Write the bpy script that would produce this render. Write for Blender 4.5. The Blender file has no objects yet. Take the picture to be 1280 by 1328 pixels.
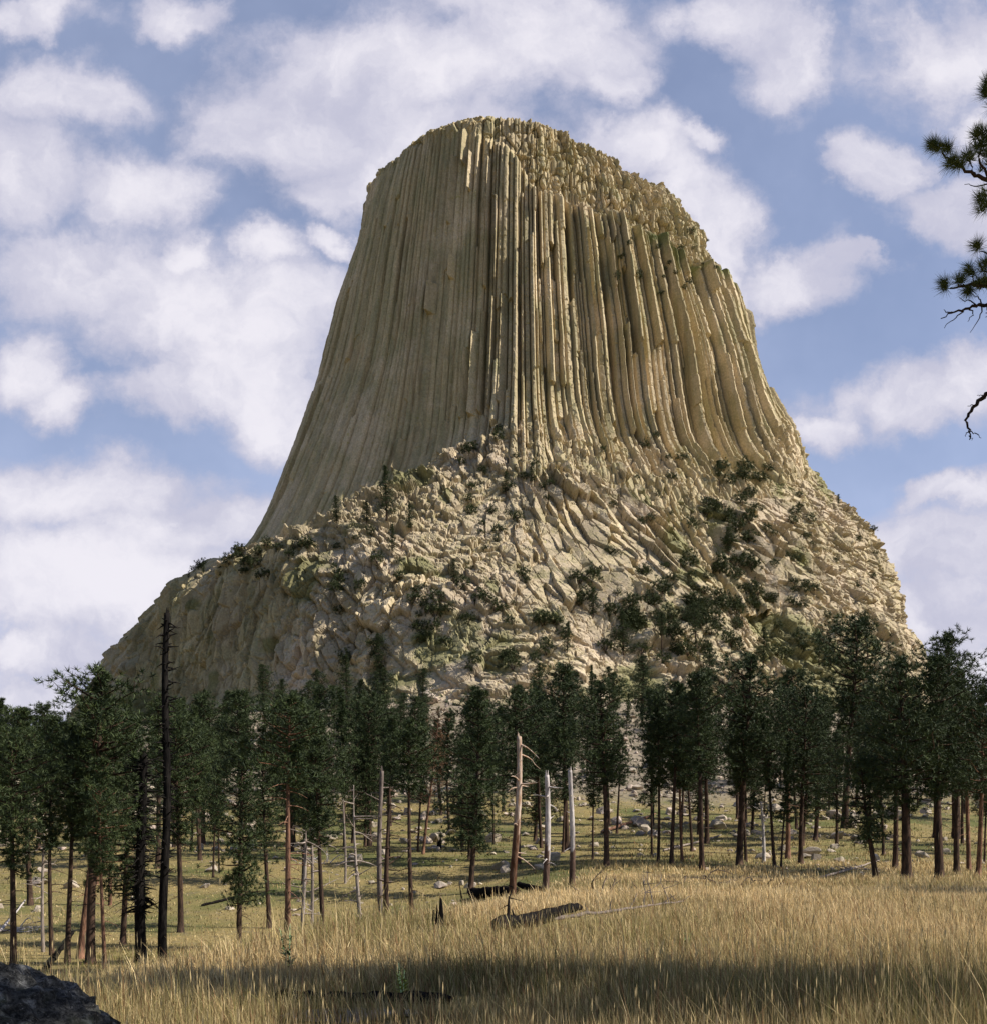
import bpy, bmesh, math, random
import numpy as np
from mathutils import Vector, Matrix, Euler

# ------------------------------------------------------------------ camera, light, sky
C = bpy.context.scene
COL = C.collection
F, CX, HY, EYE = 1500.0, 640.0, 1110.0, 1.6      # focal length in photo pixels, principal column, horizon row, eye height
SUN_EL, SUN_AZ = math.radians(42), math.radians(-7)   # azimuth from +X towards +Y
SUN_STRENGTH, SKY_STRENGTH, EXPOSURE = 5.0, 0.075, 0.42

cam_d = bpy.data.cameras.new('camera')
cam = bpy.data.objects.new('camera', cam_d); COL.objects.link(cam)
cam.location = (0, 0, EYE); cam.rotation_euler = (math.pi / 2, 0, 0)
cam_d.sensor_width = 36; cam_d.lens = 36 * F / 1328
cam_d.shift_y = (HY - 664) / 1328
cam_d.clip_start = 0.1; cam_d.clip_end = 20000
C.camera = cam
C.view_settings.view_transform = 'Standard'; C.view_settings.look = 'None'
C.view_settings.exposure = EXPOSURE; C.view_settings.gamma = 1.0
C.view_settings.use_curve_mapping = False

sun_d = bpy.data.lights.new('sun', 'SUN'); sun_d.energy = SUN_STRENGTH; sun_d.angle = math.radians(0.5)
sun_d.color = (1.0, 0.94, 0.84)
sun = bpy.data.objects.new('sun', sun_d); COL.objects.link(sun)
sdir = Vector((math.cos(SUN_EL) * math.cos(SUN_AZ), math.cos(SUN_EL) * math.sin(SUN_AZ), math.sin(SUN_EL)))
sun.rotation_euler = sdir.to_track_quat('Z', 'Y').to_euler()
sun.location = (200, 0, 300)


class NG:
    """a few shorthands for node trees"""
    def __init__(s, nt): s.nt = nt; s.n = nt.nodes; s.l = nt.links
    def new(s, t, **k):
        o = s.n.new(t)
        for a, b in k.items(): setattr(o, a, b)
        return o
    def put(s, sock, v):
        if hasattr(v, 'links') or isinstance(v, bpy.types.NodeSocket): s.l.new(v, sock)
        else: sock.default_value = v
    def m(s, op, a, b=0.0, c=0.0, clamp=False):
        o = s.new('ShaderNodeMath', operation=op); o.use_clamp = clamp
        s.put(o.inputs[0], a); s.put(o.inputs[1], b); s.put(o.inputs[2], c); return o.outputs[0]
    def vm(s, op, a, b=(0, 0, 0), out=0):
        o = s.new('ShaderNodeVectorMath', operation=op); s.put(o.inputs[0], a); s.put(o.inputs[1], b); return o.outputs[out]
    def noise(s, vec, scale, detail=4, rough=0.55, out='Fac', dist=0.0):
        o = s.new('ShaderNodeTexNoise'); s.put(o.inputs['Vector'], vec)
        o.inputs['Scale'].default_value = scale; o.inputs['Detail'].default_value = detail
        o.inputs['Roughness'].default_value = rough; o.inputs['Distortion'].default_value = dist
        return o.outputs[out]
    def ramp(s, fac, lo, hi, a=0.0, b=1.0, smooth=True):
        o = s.new('ShaderNodeMapRange'); o.interpolation_type = 'SMOOTHSTEP' if smooth else 'LINEAR'
        s.put(o.inputs[0], fac); o.inputs[1].default_value = lo; o.inputs[2].default_value = hi
        o.inputs[3].default_value = a; o.inputs[4].default_value = b; return o.outputs[0]
    def mix(s, fac, a, b, blend='MIX'):
        o = s.new('ShaderNodeMix', data_type='RGBA', blend_type=blend)
        s.put(o.inputs[0], fac)
        for i, v in ((6, a), (7, b)):
            if isinstance(v, tuple): o.inputs[i].default_value = (*v[:3], 1)
            else: s.l.new(v, o.inputs[i])
        return o.outputs[2]


def world_sky():
    w = bpy.data.worlds.new('World'); C.world = w; w.use_nodes = True
    g = NG(w.node_tree); g.n.clear()
    out = g.new('ShaderNodeOutputWorld'); bg = g.new('ShaderNodeBackground')
    sky = g.new('ShaderNodeTexSky', sky_type='NISHITA'); sky.sun_disc = False
    sky.sun_elevation = SUN_EL; sky.sun_rotation = math.pi / 2 - SUN_AZ
    sky.altitude = 1300; sky.air_density = 1.1; sky.dust_density = 1.2; sky.ozone_density = 1.0
    geo = g.new('ShaderNodeTexCoord').outputs['Generated']
    sep = g.new('ShaderNodeSeparateXYZ'); g.put(sep.inputs[0], geo)
    x, y, z = sep.outputs
    # position on a distant upright sheet of cloud in front of the tower, u to the east and w upwards
    ay = g.m('MAXIMUM', g.m('ABSOLUTE', y), 0.12)
    comb = g.new('ShaderNodeCombineXYZ'); g.put(comb.inputs[0], g.m('DIVIDE', x, ay)); g.put(comb.inputs[1], g.m('DIVIDE', z, ay))
    g.put(comb.inputs[2], g.ramp(y, -.01, .01, 3.0, 0.0))
    p = comb.outputs[0]
    wob = g.noise(p, 6.0, 7, .62, 'Color')
    pw = g.vm('ADD', p, g.vm('MULTIPLY', g.vm('SUBTRACT', wob, (.5, .5, .5)), (.16, .12, 0)))
    B = [(430, 110, 130, 65), (560, 95, 150, 80), (690, 60, 120, 75), (400, 175, 110, 50), (560, 190, 130, 55), (450, 235, 70, 40),
         (650, 10, 130, 40), (780, 105, 50, 35), (340, 140, 70, 45), (85, 122, 95, 42), (30, 22, 75, 26), (235, 18, 50, 26),
         (30, 225, 75, 70), (190, 235, 95, 42), (120, 335, 160, 60), (250, 395, 150, 65), (340, 410, 100, 50), (250, 318, 42, 24),
         (362, 315, 44, 27), (425, 300, 26, 18), (400, 365, 70, 40), (330, 480, 110, 55), (225, 505, 80, 34), (370, 535, 70, 42),
         (35, 470, 55, 45), (75, 505, 40, 30), (90, 640, 170, 45), (110, 760, 260, 75), (260, 690, 130, 40), (60, 860, 160, 26),
         (60, 910, 160, 22),
         (820, 200, 80, 40), (885, 245, 85, 55), (940, 290, 60, 55), (950, 340, 36, 34), (905, 178, 45, 18), (965, 15, 85, 34),
         (1030, 70, 55, 55), (1235, 62, 100, 70), (1255, 155, 45, 26), (1230, 265, 65, 40), (1122, 210, 38, 30), (1050, 358, 75, 36),
         (1112, 338, 24, 16), (1165, 515, 110, 36), (1240, 490, 70, 34), (1065, 545, 50, 26),
         (1215, 710, 110, 50), (1215, 800, 90, 60), (1235, 640, 60, 20), (1260, 880, 80, 30)]
    tot = None
    for (bx, by, rx, ry) in B:
        c = ((bx - CX) / F, (HY - by) / F, 0)
        d = g.vm('LENGTH', g.vm('MULTIPLY', g.vm('SUBTRACT', pw, c), (F / rx / 1.12, F / ry / 1.12, 1)), out=1)
        v = g.m('SUBTRACT', 1.15, d)
        tot = v if tot is None else g.m('SMOOTH_MAX', tot, v, 0.25)
    n1 = g.noise(p, 8.0, 9, .62); n2 = g.noise(pw, 22.0, 8, .65)
    f = g.m('ADD', g.m('MAXIMUM', tot, -0.55), g.m('MULTIPLY', g.m('SUBTRACT', n1, .5), 1.9))
    f = g.m('ADD', f, g.m('MULTIPLY', g.m('SUBTRACT', n2, .5), .8))
    front = g.ramp(y, -.05, .25)
    mask = g.m('MULTIPLY', g.ramp(f, -0.30, 0.48, 0.0, 0.97), front)
    # thin milky veil that thickens toward the horizon
    veil = g.m('MULTIPLY', g.ramp(comb_w(g, p), .66, .04, .42, .86), g.ramp(g.noise(p, 3.5, 5, .6), .25, .75, .55, 1.0))
    tone = g.m('MULTIPLY', g.ramp(f, .0, .9), g.ramp(g.noise(pw, 7.0, 6, .6), .32, .62))
    ccol = g.mix(tone, (.42, .42, .52), (.66, .64, .69))
    skyc = g.mix(1.0, sky.outputs[0], (SKY_STRENGTH,) * 3, 'MULTIPLY')
    skyc = g.mix(1.0, skyc, (1.0, .97, 1.08), 'MULTIPLY')
    veil_off = g.m('MULTIPLY', front, g.ramp(z, -.02, .01))
    base = g.mix(g.m('MULTIPLY', veil, veil_off), skyc, (.44, .50, .69))
    col = g.mix(mask, base, ccol)
    g.put(bg.inputs[0], col); bg.inputs[1].default_value = 1.0
    g.l.new(bg.outputs[0], out.inputs[0])
    w.cycles.sampling_method = 'MANUAL'; w.cycles.sample_map_resolution = 512


def comb_w(g, p):
    s = g.new('ShaderNodeSeparateXYZ'); g.put(s.inputs[0], p); return s.outputs[1]


world_sky()

# ------------------------------------------------------------------ numeric helpers
rng = np.random.default_rng(7); random.seed(7)


def hsh(ix, iy, iz, seed):
    n = (ix.astype(np.uint32) * np.uint32(374761393) + iy.astype(np.uint32) * np.uint32(668265263)
         + iz.astype(np.uint32) * np.uint32(2246822519) + np.uint32((seed * 3266489917) & 0xffffffff))
    n = (n ^ (n >> np.uint32(13))) * np.uint32(1274126177); n = (n ^ (n >> np.uint32(15))) * np.uint32(2246822519)
    n ^= n >> np.uint32(16)
    return n.astype(np.float32) * np.float32(1 / 4294967296.0)


def vnoise(P, scale, seed=0):
    q = (np.asarray(P, np.float32) / np.float32(scale)); i = np.floor(q).astype(np.int64); f = q - i; f = f * f * (3 - 2 * f)
    r = 0
    for dx in (0, 1):
        for dy in (0, 1):
            for dz in (0, 1):
                w = (f[..., 0] if dx else 1 - f[..., 0]) * (f[..., 1] if dy else 1 - f[..., 1]) * (f[..., 2] if dz else 1 - f[..., 2])
                r = r + w * hsh(i[..., 0] + dx, i[..., 1] + dy, i[..., 2] + dz, seed)
    return r * 2 - 1


def fbm(P, scale, octs=4, seed=0, gain=.5):
    r = 0; a = 1.0; t = 0
    for k in range(octs):
        r = r + a * vnoise(P, scale / 2 ** k, seed + k * 17); t += a; a *= gain
    return r / t


def cells(P, scale, seed=0):
    """nearest and second nearest feature point: F1, F2, three random numbers of the nearest cell, offset to its centre"""
    q = np.asarray(P, np.float32) / np.asarray(scale, np.float32); i = np.floor(q).astype(np.int64); f = (q - i).astype(np.float32)
    n = q.shape[0]
    f1 = np.full(n, 9, np.float32); f2 = np.full(n, 9, np.float32); h = np.zeros((n, 3), np.float32); dl = np.zeros((n, 3), np.float32)
    for dx in (-1, 0, 1):
        for dy in (-1, 0, 1):
            for dz in (-1, 0, 1):
                a, b, c = i[:, 0] + dx, i[:, 1] + dy, i[:, 2] + dz
                h0 = hsh(a, b, c, seed); h1 = hsh(a, b, c, seed + 1); h2 = hsh(a, b, c, seed + 2)
                vx = dx + h0 - f[:, 0]; vy = dy + h1 - f[:, 1]; vz = dz + h2 - f[:, 2]
                d = np.sqrt(vx * vx + vy * vy + vz * vz)
                m = d < f1
                f2 = np.where(m, f1, np.minimum(f2, d)); f1 = np.where(m, d, f1)
                h[m, 0] = h0[m]; h[m, 1] = h1[m]; h[m, 2] = h2[m]
                dl[m, 0] = -vx[m]; dl[m, 1] = -vy[m]; dl[m, 2] = -vz[m]
    return f1, f2, h, dl


def sstep(x, a, b):
    t = np.clip((x - a) / (b - a), 0, 1); return t * t * (3 - 2 * t)


def mesh_np(name, V, Fc, mat=None, smooth=False, col=None, cname='tint'):
    """V (n,3); Fc (m,3|4) or a list of such arrays"""
    me = bpy.data.meshes.new(name)
    V = np.ascontiguousarray(V, np.float32)
    Fs = Fc if isinstance(Fc, list) else [Fc]
    Fs = [np.ascontiguousarray(f, np.int32) for f in Fs if len(f)]
    idx = np.concatenate([f.ravel() for f in Fs]); cnt = np.concatenate([np.full(len(f), f.shape[1], np.int32) for f in Fs])
    st = np.concatenate([[0], np.cumsum(cnt)[:-1]]).astype(np.int32)
    me.vertices.add(len(V)); me.vertices.foreach_set('co', V.ravel())
    me.loops.add(len(idx)); me.loops.foreach_set('vertex_index', idx)
    me.polygons.add(len(cnt)); me.polygons.foreach_set('loop_start', st)
    me.polygons.foreach_set('use_smooth', np.full(len(cnt), bool(smooth)))
    if col is not None:
        at = me.color_attributes.new(cname, 'FLOAT_COLOR', 'POINT')
        c = np.ones((len(V), 4), np.float32); c[:, :col.shape[1]] = col; at.data.foreach_set('color', c.ravel())
    if mat: me.materials.append(mat)
    me.update(calc_edges=True)
    return me


def link(name, data, parent=None, loc=None):
    o = bpy.data.objects.new(name, data); COL.objects.link(o)
    if parent: o.parent = parent
    if loc is not None: o.location = loc
    return o


def tag(o, label=None, cat=None, group=None, kind=None):
    if label: o['label'] = label
    if cat: o['category'] = cat
    if group: o['group'] = group
    if kind: o['kind'] = kind
    return o


def copy_tree(o, parent=None):
    c = o.copy(); COL.objects.link(c); c.parent = parent
    for ch in o.children: copy_tree(ch, c)
    return c


class Geo:
    """collects tubes and triangles"""
    def __init__(s): s.v = []; s.q = []; s.t = []; s.c = []; s.n = 0
    def tube(s, pts, rad, sides=7, col=(1, 1, 1), cap=True):
        pts = np.asarray(pts, float); rad = np.asarray(rad, float) * np.ones(len(pts)); k = len(pts)
        tg = np.gradient(pts, axis=0); tg /= np.linalg.norm(tg, axis=1)[:, None] + 1e-9
        ref = np.where(np.abs(tg[:, 2:3]) > .9, [[1., 0, 0]], [[0, 0, 1.]])
        ref = np.broadcast_to(ref[:1], tg.shape)
        a = np.cross(tg, ref); a /= np.linalg.norm(a, axis=1)[:, None] + 1e-9; b = np.cross(tg, a)
        an = np.linspace(0, 2 * np.pi, sides, endpoint=False)
        R = pts[:, None] + rad[:, None, None] * (np.cos(an)[None, :, None] * a[:, None] + np.sin(an)[None, :, None] * b[:, None])
        V = R.reshape(-1, 3); i = np.arange(k - 1)[:, None] * sides + np.arange(sides)[None]
        j = np.arange(k - 1)[:, None] * sides + (np.arange(sides)[None] + 1) % sides
        Q = np.stack([i, j, j + sides, i + sides], -1).reshape(-1, 4)
        s.v.append(V); s.q.append(Q + s.n); s.c.append(np.tile(np.asarray(col, float), (len(V), 1))); n0 = s.n; s.n += len(V)
        if cap:
            for e, base in ((pts[-1], (k - 1) * sides), (pts[0], 0)):
                s.v.append(e[None]); s.c.append(np.asarray(col, float)[None]); ring = n0 + base + np.arange(sides)
                s.t.append(np.stack([ring, np.roll(ring, -1), np.full(sides, s.n)], -1)); s.n += 1
        return s
    def tris(s, V, col):
        V = np.asarray(V, float).reshape(-1, 3); s.v.append(V); s.t.append(np.arange(len(V)).reshape(-1, 3) + s.n); s.n += len(V)
        s.c.append(col if getattr(col, 'ndim', 1) == 2 else np.tile(np.asarray(col, float), (len(V), 1)))
    def mesh(s, name, mat, smooth=False):
        fs = []
        if s.q: fs.append(np.concatenate(s.q))
        if s.t: fs.append(np.concatenate(s.t))
        return mesh_np(name, np.concatenate(s.v), fs, mat, smooth, np.concatenate(s.c))


# ------------------------------------------------------------------ materials
def material(name, rough=.9):
    m = bpy.data.materials.new(name); m.use_nodes = True; g = NG(m.node_tree)
    b = g.n['Principled BSDF']; b.inputs['Roughness'].default_value = rough; b.inputs['Specular IOR Level'].default_value = .2
    return m, g, b


def attr(g, name='tint', out='Color'):
    o = g.new('ShaderNodeAttribute', attribute_name=name); return o.outputs[out]


def bump(g, b, h, strength, dist):
    o = g.new('ShaderNodeBump'); o.inputs['Strength'].default_value = strength; o.inputs['Distance'].default_value = dist
    g.put(o.inputs['Height'], h); g.l.new(o.outputs[0], b.inputs['Normal'])


def mat_rock(name, base, lich, fresh, streak=True, fine=1.0):
    m, g, b = material(name, .95)
    p = g.new('ShaderNodeTexCoord').outputs['Object']
    st = g.vm('MULTIPLY', p, (1, 1, .12)) if streak else p
    n1 = g.noise(st, .35 * fine, 6, .65); n2 = g.noise(p, .05 * fine, 5, .6); n3 = g.noise(p, 1.6 * fine, 5, .7)
    c = g.mix(g.ramp(n1, .38, .66), base, lich)
    c = g.mix(g.ramp(n2, .45, .68), c, fresh)
    c = g.mix(g.ramp(n3, .30, .75, 0, 1), g.mix(1.0, c, (.74, .73, .70), 'MULTIPLY'), g.mix(1.0, c, (1.18, 1.17, 1.14), 'MULTIPLY'))
    if streak:                                   # water stains and rust running down the columns
        w1 = g.noise(g.vm('MULTIPLY', p, (1, 1, .035)), .22, 5, .7); w2 = g.noise(p, .022, 4, .6)
        c = g.mix(g.ramp(w1, .52, .70, 0, .7), c, (.24, .19, .105)); c = g.mix(g.m('MULTIPLY', g.ramp(w1, .30, .42, .6, 0), g.ramp(w2, .4, .6)), c, (.50, .36, .22))
    spots = g.ramp(g.noise(p, .9 * fine, 3, .5), .62, .72)
    c = g.mix(g.m('MULTIPLY', spots, .6), c, (.30, .27, .08))
    c = g.mix(1.0, c, attr(g), 'MULTIPLY')
    g.put(b.inputs['Base Color'], c)
    bump(g, b, n3, .5, .35 / fine)
    return m


M_COLUMN = mat_rock('column_rock', (.495, .40, .245), (.35, .315, .185), (.575, .47, .325))
M_APRON = mat_rock('apron_rock', (.47, .385, .265), (.37, .315, .19), (.54, .44, .325), streak=False)
M_BOULDER = mat_rock('boulder_rock', (.45, .375, .31), (.34, .30, .225), (.54, .43, .37), streak=False, fine=4)


def mat_speckle(name):
    m, g, b = material(name, .95)
    p = g.new('ShaderNodeTexCoord').outputs['Object']
    n1 = g.noise(p, 24, 6, .8); n2 = g.noise(p, 55, 4, .75); n3 = g.noise(p, 5, 4, .6)
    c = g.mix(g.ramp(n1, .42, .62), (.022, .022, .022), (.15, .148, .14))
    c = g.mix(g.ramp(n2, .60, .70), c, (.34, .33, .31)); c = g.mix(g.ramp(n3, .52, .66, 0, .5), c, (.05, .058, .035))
    g.put(b.inputs['Base Color'], g.mix(1.0, c, attr(g), 'MULTIPLY')); bump(g, b, g.m('ADD', n1, n2), 1.0, .03)
    return m


M_DARKROCK = mat_speckle('lichen_rock')


def mat_foliage(name, trans=.12):
    m, g, b = material(name, .65)
    c = attr(g)
    g.put(b.inputs['Base Color'], c); b.inputs['Specular IOR Level'].default_value = .25
    return m


M_NEEDLE = mat_foliage('pine_needles')
M_LEAF = mat_foliage('leaf')


def mat_bark(name, a, bb, fine=1.0):
    m, g, b = material(name, .95)
    p = g.new('ShaderNodeTexCoord').outputs['Object']
    n = g.noise(g.vm('MULTIPLY', p, (6 * fine, 6 * fine, 1.3 * fine)), 1.0, 5, .65); n2 = g.noise(p, .5, 3, .5)
    c = g.mix(g.ramp(n, .38, .66), a, bb); c = g.mix(g.ramp(n2, .4, .7, 0, .35), c, tuple((u + v) * .5 for u, v in zip(a, bb)))
    c = g.mix(1.0, c, attr(g), 'MULTIPLY')
    g.put(b.inputs['Base Color'], c); bump(g, b, n, .8, .08); b.inputs['Specular IOR Level'].default_value = 0.0 if name == 'burnt_wood' else .12
    return m


M_BARK = mat_bark('pine_bark', (.03, .022, .018), (.10, .06, .04))
M_REDBARK = mat_bark('red_bark', (.09, .05, .034), (.28, .15, .095))
M_SCAR = mat_bark('scarred_wood', (.33, .20, .12), (.60, .50, .42))
M_GREYWOOD = mat_bark('bleached_wood', (.34, .30, .28), (.62, .56, .53))
M_BURNT = mat_bark('burnt_wood', (.007, .0065, .0065), (.024, .021, .019))
M_TWIGBARK = mat_bark('old_bark', (.10, .08, .07), (.24, .19, .165))
M_TWIG = mat_bark('dead_twigs', (.06, .045, .036), (.16, .12, .095))
M_DRYLOG = mat_bark('weathered_wood', (.20, .16, .13), (.38, .32, .28))


def mat_ground():
    m, g, b = material('ground_soil', 1.0)
    p = g.new('ShaderNodeTexCoord').outputs['Object']
    n1 = g.noise(p, .09, 6, .6); n2 = g.noise(p, 1.1, 6, .7); n3 = g.noise(p, 7, 4, .7)
    straw = g.mix(n3, (.17, .13, .05), (.34, .26, .105))
    green = g.mix(n3, (.055, .07, .02), (.15, .15, .045))
    c = g.mix(g.ramp(n1, .41, .64), straw, green)
    c = g.mix(g.ramp(n2, .50, .68, 0, .8), c, g.mix(n3, (.10, .085, .05), (.24, .19, .11)))
    rocky = g.mix(g.ramp(n2, .35, .65), g.mix(n3, (.25, .20, .15), (.42, .34, .27)), g.mix(n3, (.10, .095, .06), (.22, .18, .11)))
    a = attr(g, 'tint', 'Fac')
    c = g.mix(g.ramp(g.m('ADD', a, g.m('MULTIPLY', g.m('SUBTRACT', n2, .5), .9)), .35, .65), c, rocky)
    g.put(b.inputs['Base Color'], c); bump(g, b, n2, .7, .25)
    return m


def mat_grass():
    m, g, b = material('grass_blade', .8)
    c = attr(g); g.put(b.inputs['Base Color'], c); b.inputs['Specular IOR Level'].default_value = .15
    tr = g.new('ShaderNodeBsdfTranslucent'); g.put(tr.inputs[0], c)
    mx = g.new('ShaderNodeMixShader'); mx.inputs[0].default_value = .25
    g.l.new(b.outputs[0], mx.inputs[1]); g.l.new(tr.outputs[0], mx.inputs[2])
    g.l.new(mx.outputs[0], g.n['Material Output'].inputs[0])
    return m


M_GROUND = mat_ground(); M_GRASS = mat_grass()

# ------------------------------------------------------------------ the ground
TX, TY = 10.0, 440.0
_RAD = np.array([0, 120, 150, 168, 190, 215, 240, 260, 280, 300, 320, 340, 360, 380, 420, 700, 3000.])
_RZ = np.array([44, 44, 41, 34, 24.5, 18.5, 14.2, 11, 7.8, 5.1, 2.9, 1.1, -.2, -.3, 0, -6, -90.])
_CY = np.array([-50, 8, 14, 17, 22, 30, 38, 50, 70, 110.]); _CXX = np.array([-9, -7, -5, -3.9, -2.8, -1, .5, 2, 6, 10.])


def smooth_interp(x, xs, ys):
    h = 4.0
    return (np.interp(x - h, xs, ys) + 2 * np.interp(x, xs, ys) + np.interp(x + h, xs, ys)) / 4


def zt(X, Y):
    X = np.asarray(X, float); Y = np.asarray(Y, float)
    rad = np.hypot(X - TX, Y - TY)
    z = smooth_interp(rad, _RAD, _RZ)
    s = np.interp(Y, _CY, _CXX) - X
    z = z - 3.3 * sstep(s, 0, 13) * (1 - sstep(Y, 62, 112)) * sstep(Y, 2, 12)
    P = np.stack([X, Y, np.zeros_like(X)], -1)
    z = z + .10 * fbm(P, 6, 3, 3) * sstep(np.hypot(X, Y), 3, 12)
    z = z + fbm(P, 34, 3, 9) * (.25 + 1.6 * sstep(Y, 90, 220)) * sstep(Y, 45, 90)
    return z


def ground_at(px, py, d0=6.0, d1=330.0):
    """first point of the ground seen along a line of sight of the photograph"""
    d = np.geomspace(d0, d1, 1500); X = (px - CX) / F * d; Zr = EYE + (HY - py) / F * d
    hit = np.nonzero(Zr < zt(X, d))[0]
    k = hit[0] if len(hit) else len(d) - 1
    return float(X[k]), float(d[k]), float(zt(X[k:k + 1], d[k:k + 1])[0])


def at_depth(px, D):
    X = (px - CX) / F * D
    return float(X), float(D), float(zt(np.array([X]), np.array([D]))[0])


def build_ground():
    r = np.concatenate([[0.3], np.geomspace(1.5, 420, 470), np.geomspace(450, 4000, 24)])
    a = np.concatenate([np.radians(np.arange(-180, -36, 4.)), np.radians(np.arange(-34, 34, .16)), np.radians(np.arange(36, 180, 4.))])
    R, A = np.meshgrid(r, a, indexing='ij'); X = R * np.sin(A); Y = R * np.cos(A); Z = zt(X, Y)
    V = np.stack([X, Y, Z], -1).reshape(-1, 3); n, k = R.shape
    i = np.arange(n - 1)[:, None] * k + np.arange(k)[None]; j = np.arange(n - 1)[:, None] * k + (np.arange(k)[None] + 1) % k
    Q = np.stack([i, j, j + k, i + k], -1).reshape(-1, 4)
    rad = np.hypot(X - TX, Y - TY).ravel()
    rock = 1 - sstep(rad, 212, 322)
    me = mesh_np('ground', V, Q, M_GROUND, True, np.repeat(rock[:, None], 3, 1))
    tag(link('ground', me), 'grassy slope rising to bouldery ground under the pines', 'ground', kind='structure')


build_ground()

# ------------------------------------------------------------------ the rock tower
KA = [-180, -150, -120, -90, -60, -30, 0, 30, 60, 90, 120, 150, 180]
KP = {
    -90: [(56.8, 256), (60.7, 236), (68.4, 212), (79, 175), (97, 128), (108.5, 114.5), (123, 107), (160.5, 68), (185, 20)],
    -60: [(50, 255), (55, 236), (60, 210), (68, 170), (89.5, 116), (102, 102), (117, 95), (132, 42), (160, 5)],
    -30: [(46, 257), (49, 238), (53, 212), (59, 172), (68, 131), (92, 111), (118, 92), (138, 42), (170, 5)],
    0: [(44, 257), (48, 236), (52, 212), (58, 178), (66, 146), (92, 108), (122, 73), (150, 42), (200, 2)],
    30: [(42, 253.5), (47, 236), (53, 212), (59, 180), (67, 139), (90, 110), (114, 80), (142, 46), (190, 4)],
    60: [(47, 249), (57, 236), (63, 212), (71, 182), (81, 141), (103, 120), (122, 93), (142, 58), (185, 6)],
    90: [(55.2, 254), (67.6, 236), (82.8, 212), (89.3, 188), (101, 163), (117, 139), (133.5, 118), (143.7, 84), (185, 10)]}
for _a, _b in ((120, 90), (150, 90), (180, 90), (-120, -90), (-150, -90), (-180, -90)): KP[_a] = KP[_b]
KM = np.array([KP[a] for a in KA], float)


def catmull(P, u):
    n = len(P); i = np.clip(np.floor(u).astype(int), 0, n - 2); t = u - i
    gq = lambda k: P[np.clip(k, 0, n - 1)]
    p0, p1, p2, p3 = gq(i - 1), gq(i), gq(i + 1), gq(i + 2); t = t.reshape((-1,) + (1,) * (P.ndim - 1))
    return .5 * (2 * p1 + (p2 - p0) * t + (2 * p0 - 5 * p1 + 4 * p2 - p3) * t * t + (3 * p1 - p0 - 3 * p2 + p3) * t ** 3)


def tower_base(th, nv):
    S = catmull(catmull(KM, (th + 180) / 30.).transpose(1, 0, 2), nv)
    t = np.radians(th)[None]; r = S[..., 0]
    return np.stack([TX + r * np.sin(t), TY - r * np.cos(t), S[..., 1]], -1)


def normals_of(P):
    du = np.gradient(P, axis=1); dv = np.gradient(P, axis=0); n = np.cross(dv, du)
    n /= np.linalg.norm(n, axis=-1, keepdims=True) + 1e-9
    return n


def theta_axis(step, lim=112):
    f = np.arange(-lim, lim + 1e-6, step)
    return np.concatenate([np.arange(-180, -lim, 4.), f, np.arange(lim + 2, 180.1, 4.)])


def even_rows(v0, v1, spacing):
    """profile parameters spaced evenly along the slope"""
    fine = np.linspace(v0, v1, 3000); S = tower_base(np.array([-20., 40.]), fine)
    L = np.linalg.norm(np.diff(S, axis=0), axis=-1).mean(1); L = np.concatenate([[0], np.cumsum(L)])
    return np.interp(np.linspace(0, L[-1], int(L[-1] / spacing)), L, fine)


def column_bounds():
    r2 = np.random.default_rng(21); b = [-180.0]
    while b[-1] < 180: b.append(b[-1] + (1.75 if b[-1] < 30 else 1.5) * r2.choice([.6, .8, 1.0, 1.2, 1.5]) * r2.uniform(.85, 1.15))
    return np.array(b)


def grid_quads(n, k):
    i = np.arange(n - 1)[:, None] * k + np.arange(k - 1)[None]
    return np.stack([i, i + k, i + k + 1, i + 1], -1).reshape(-1, 4)


TOWER = {}


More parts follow.
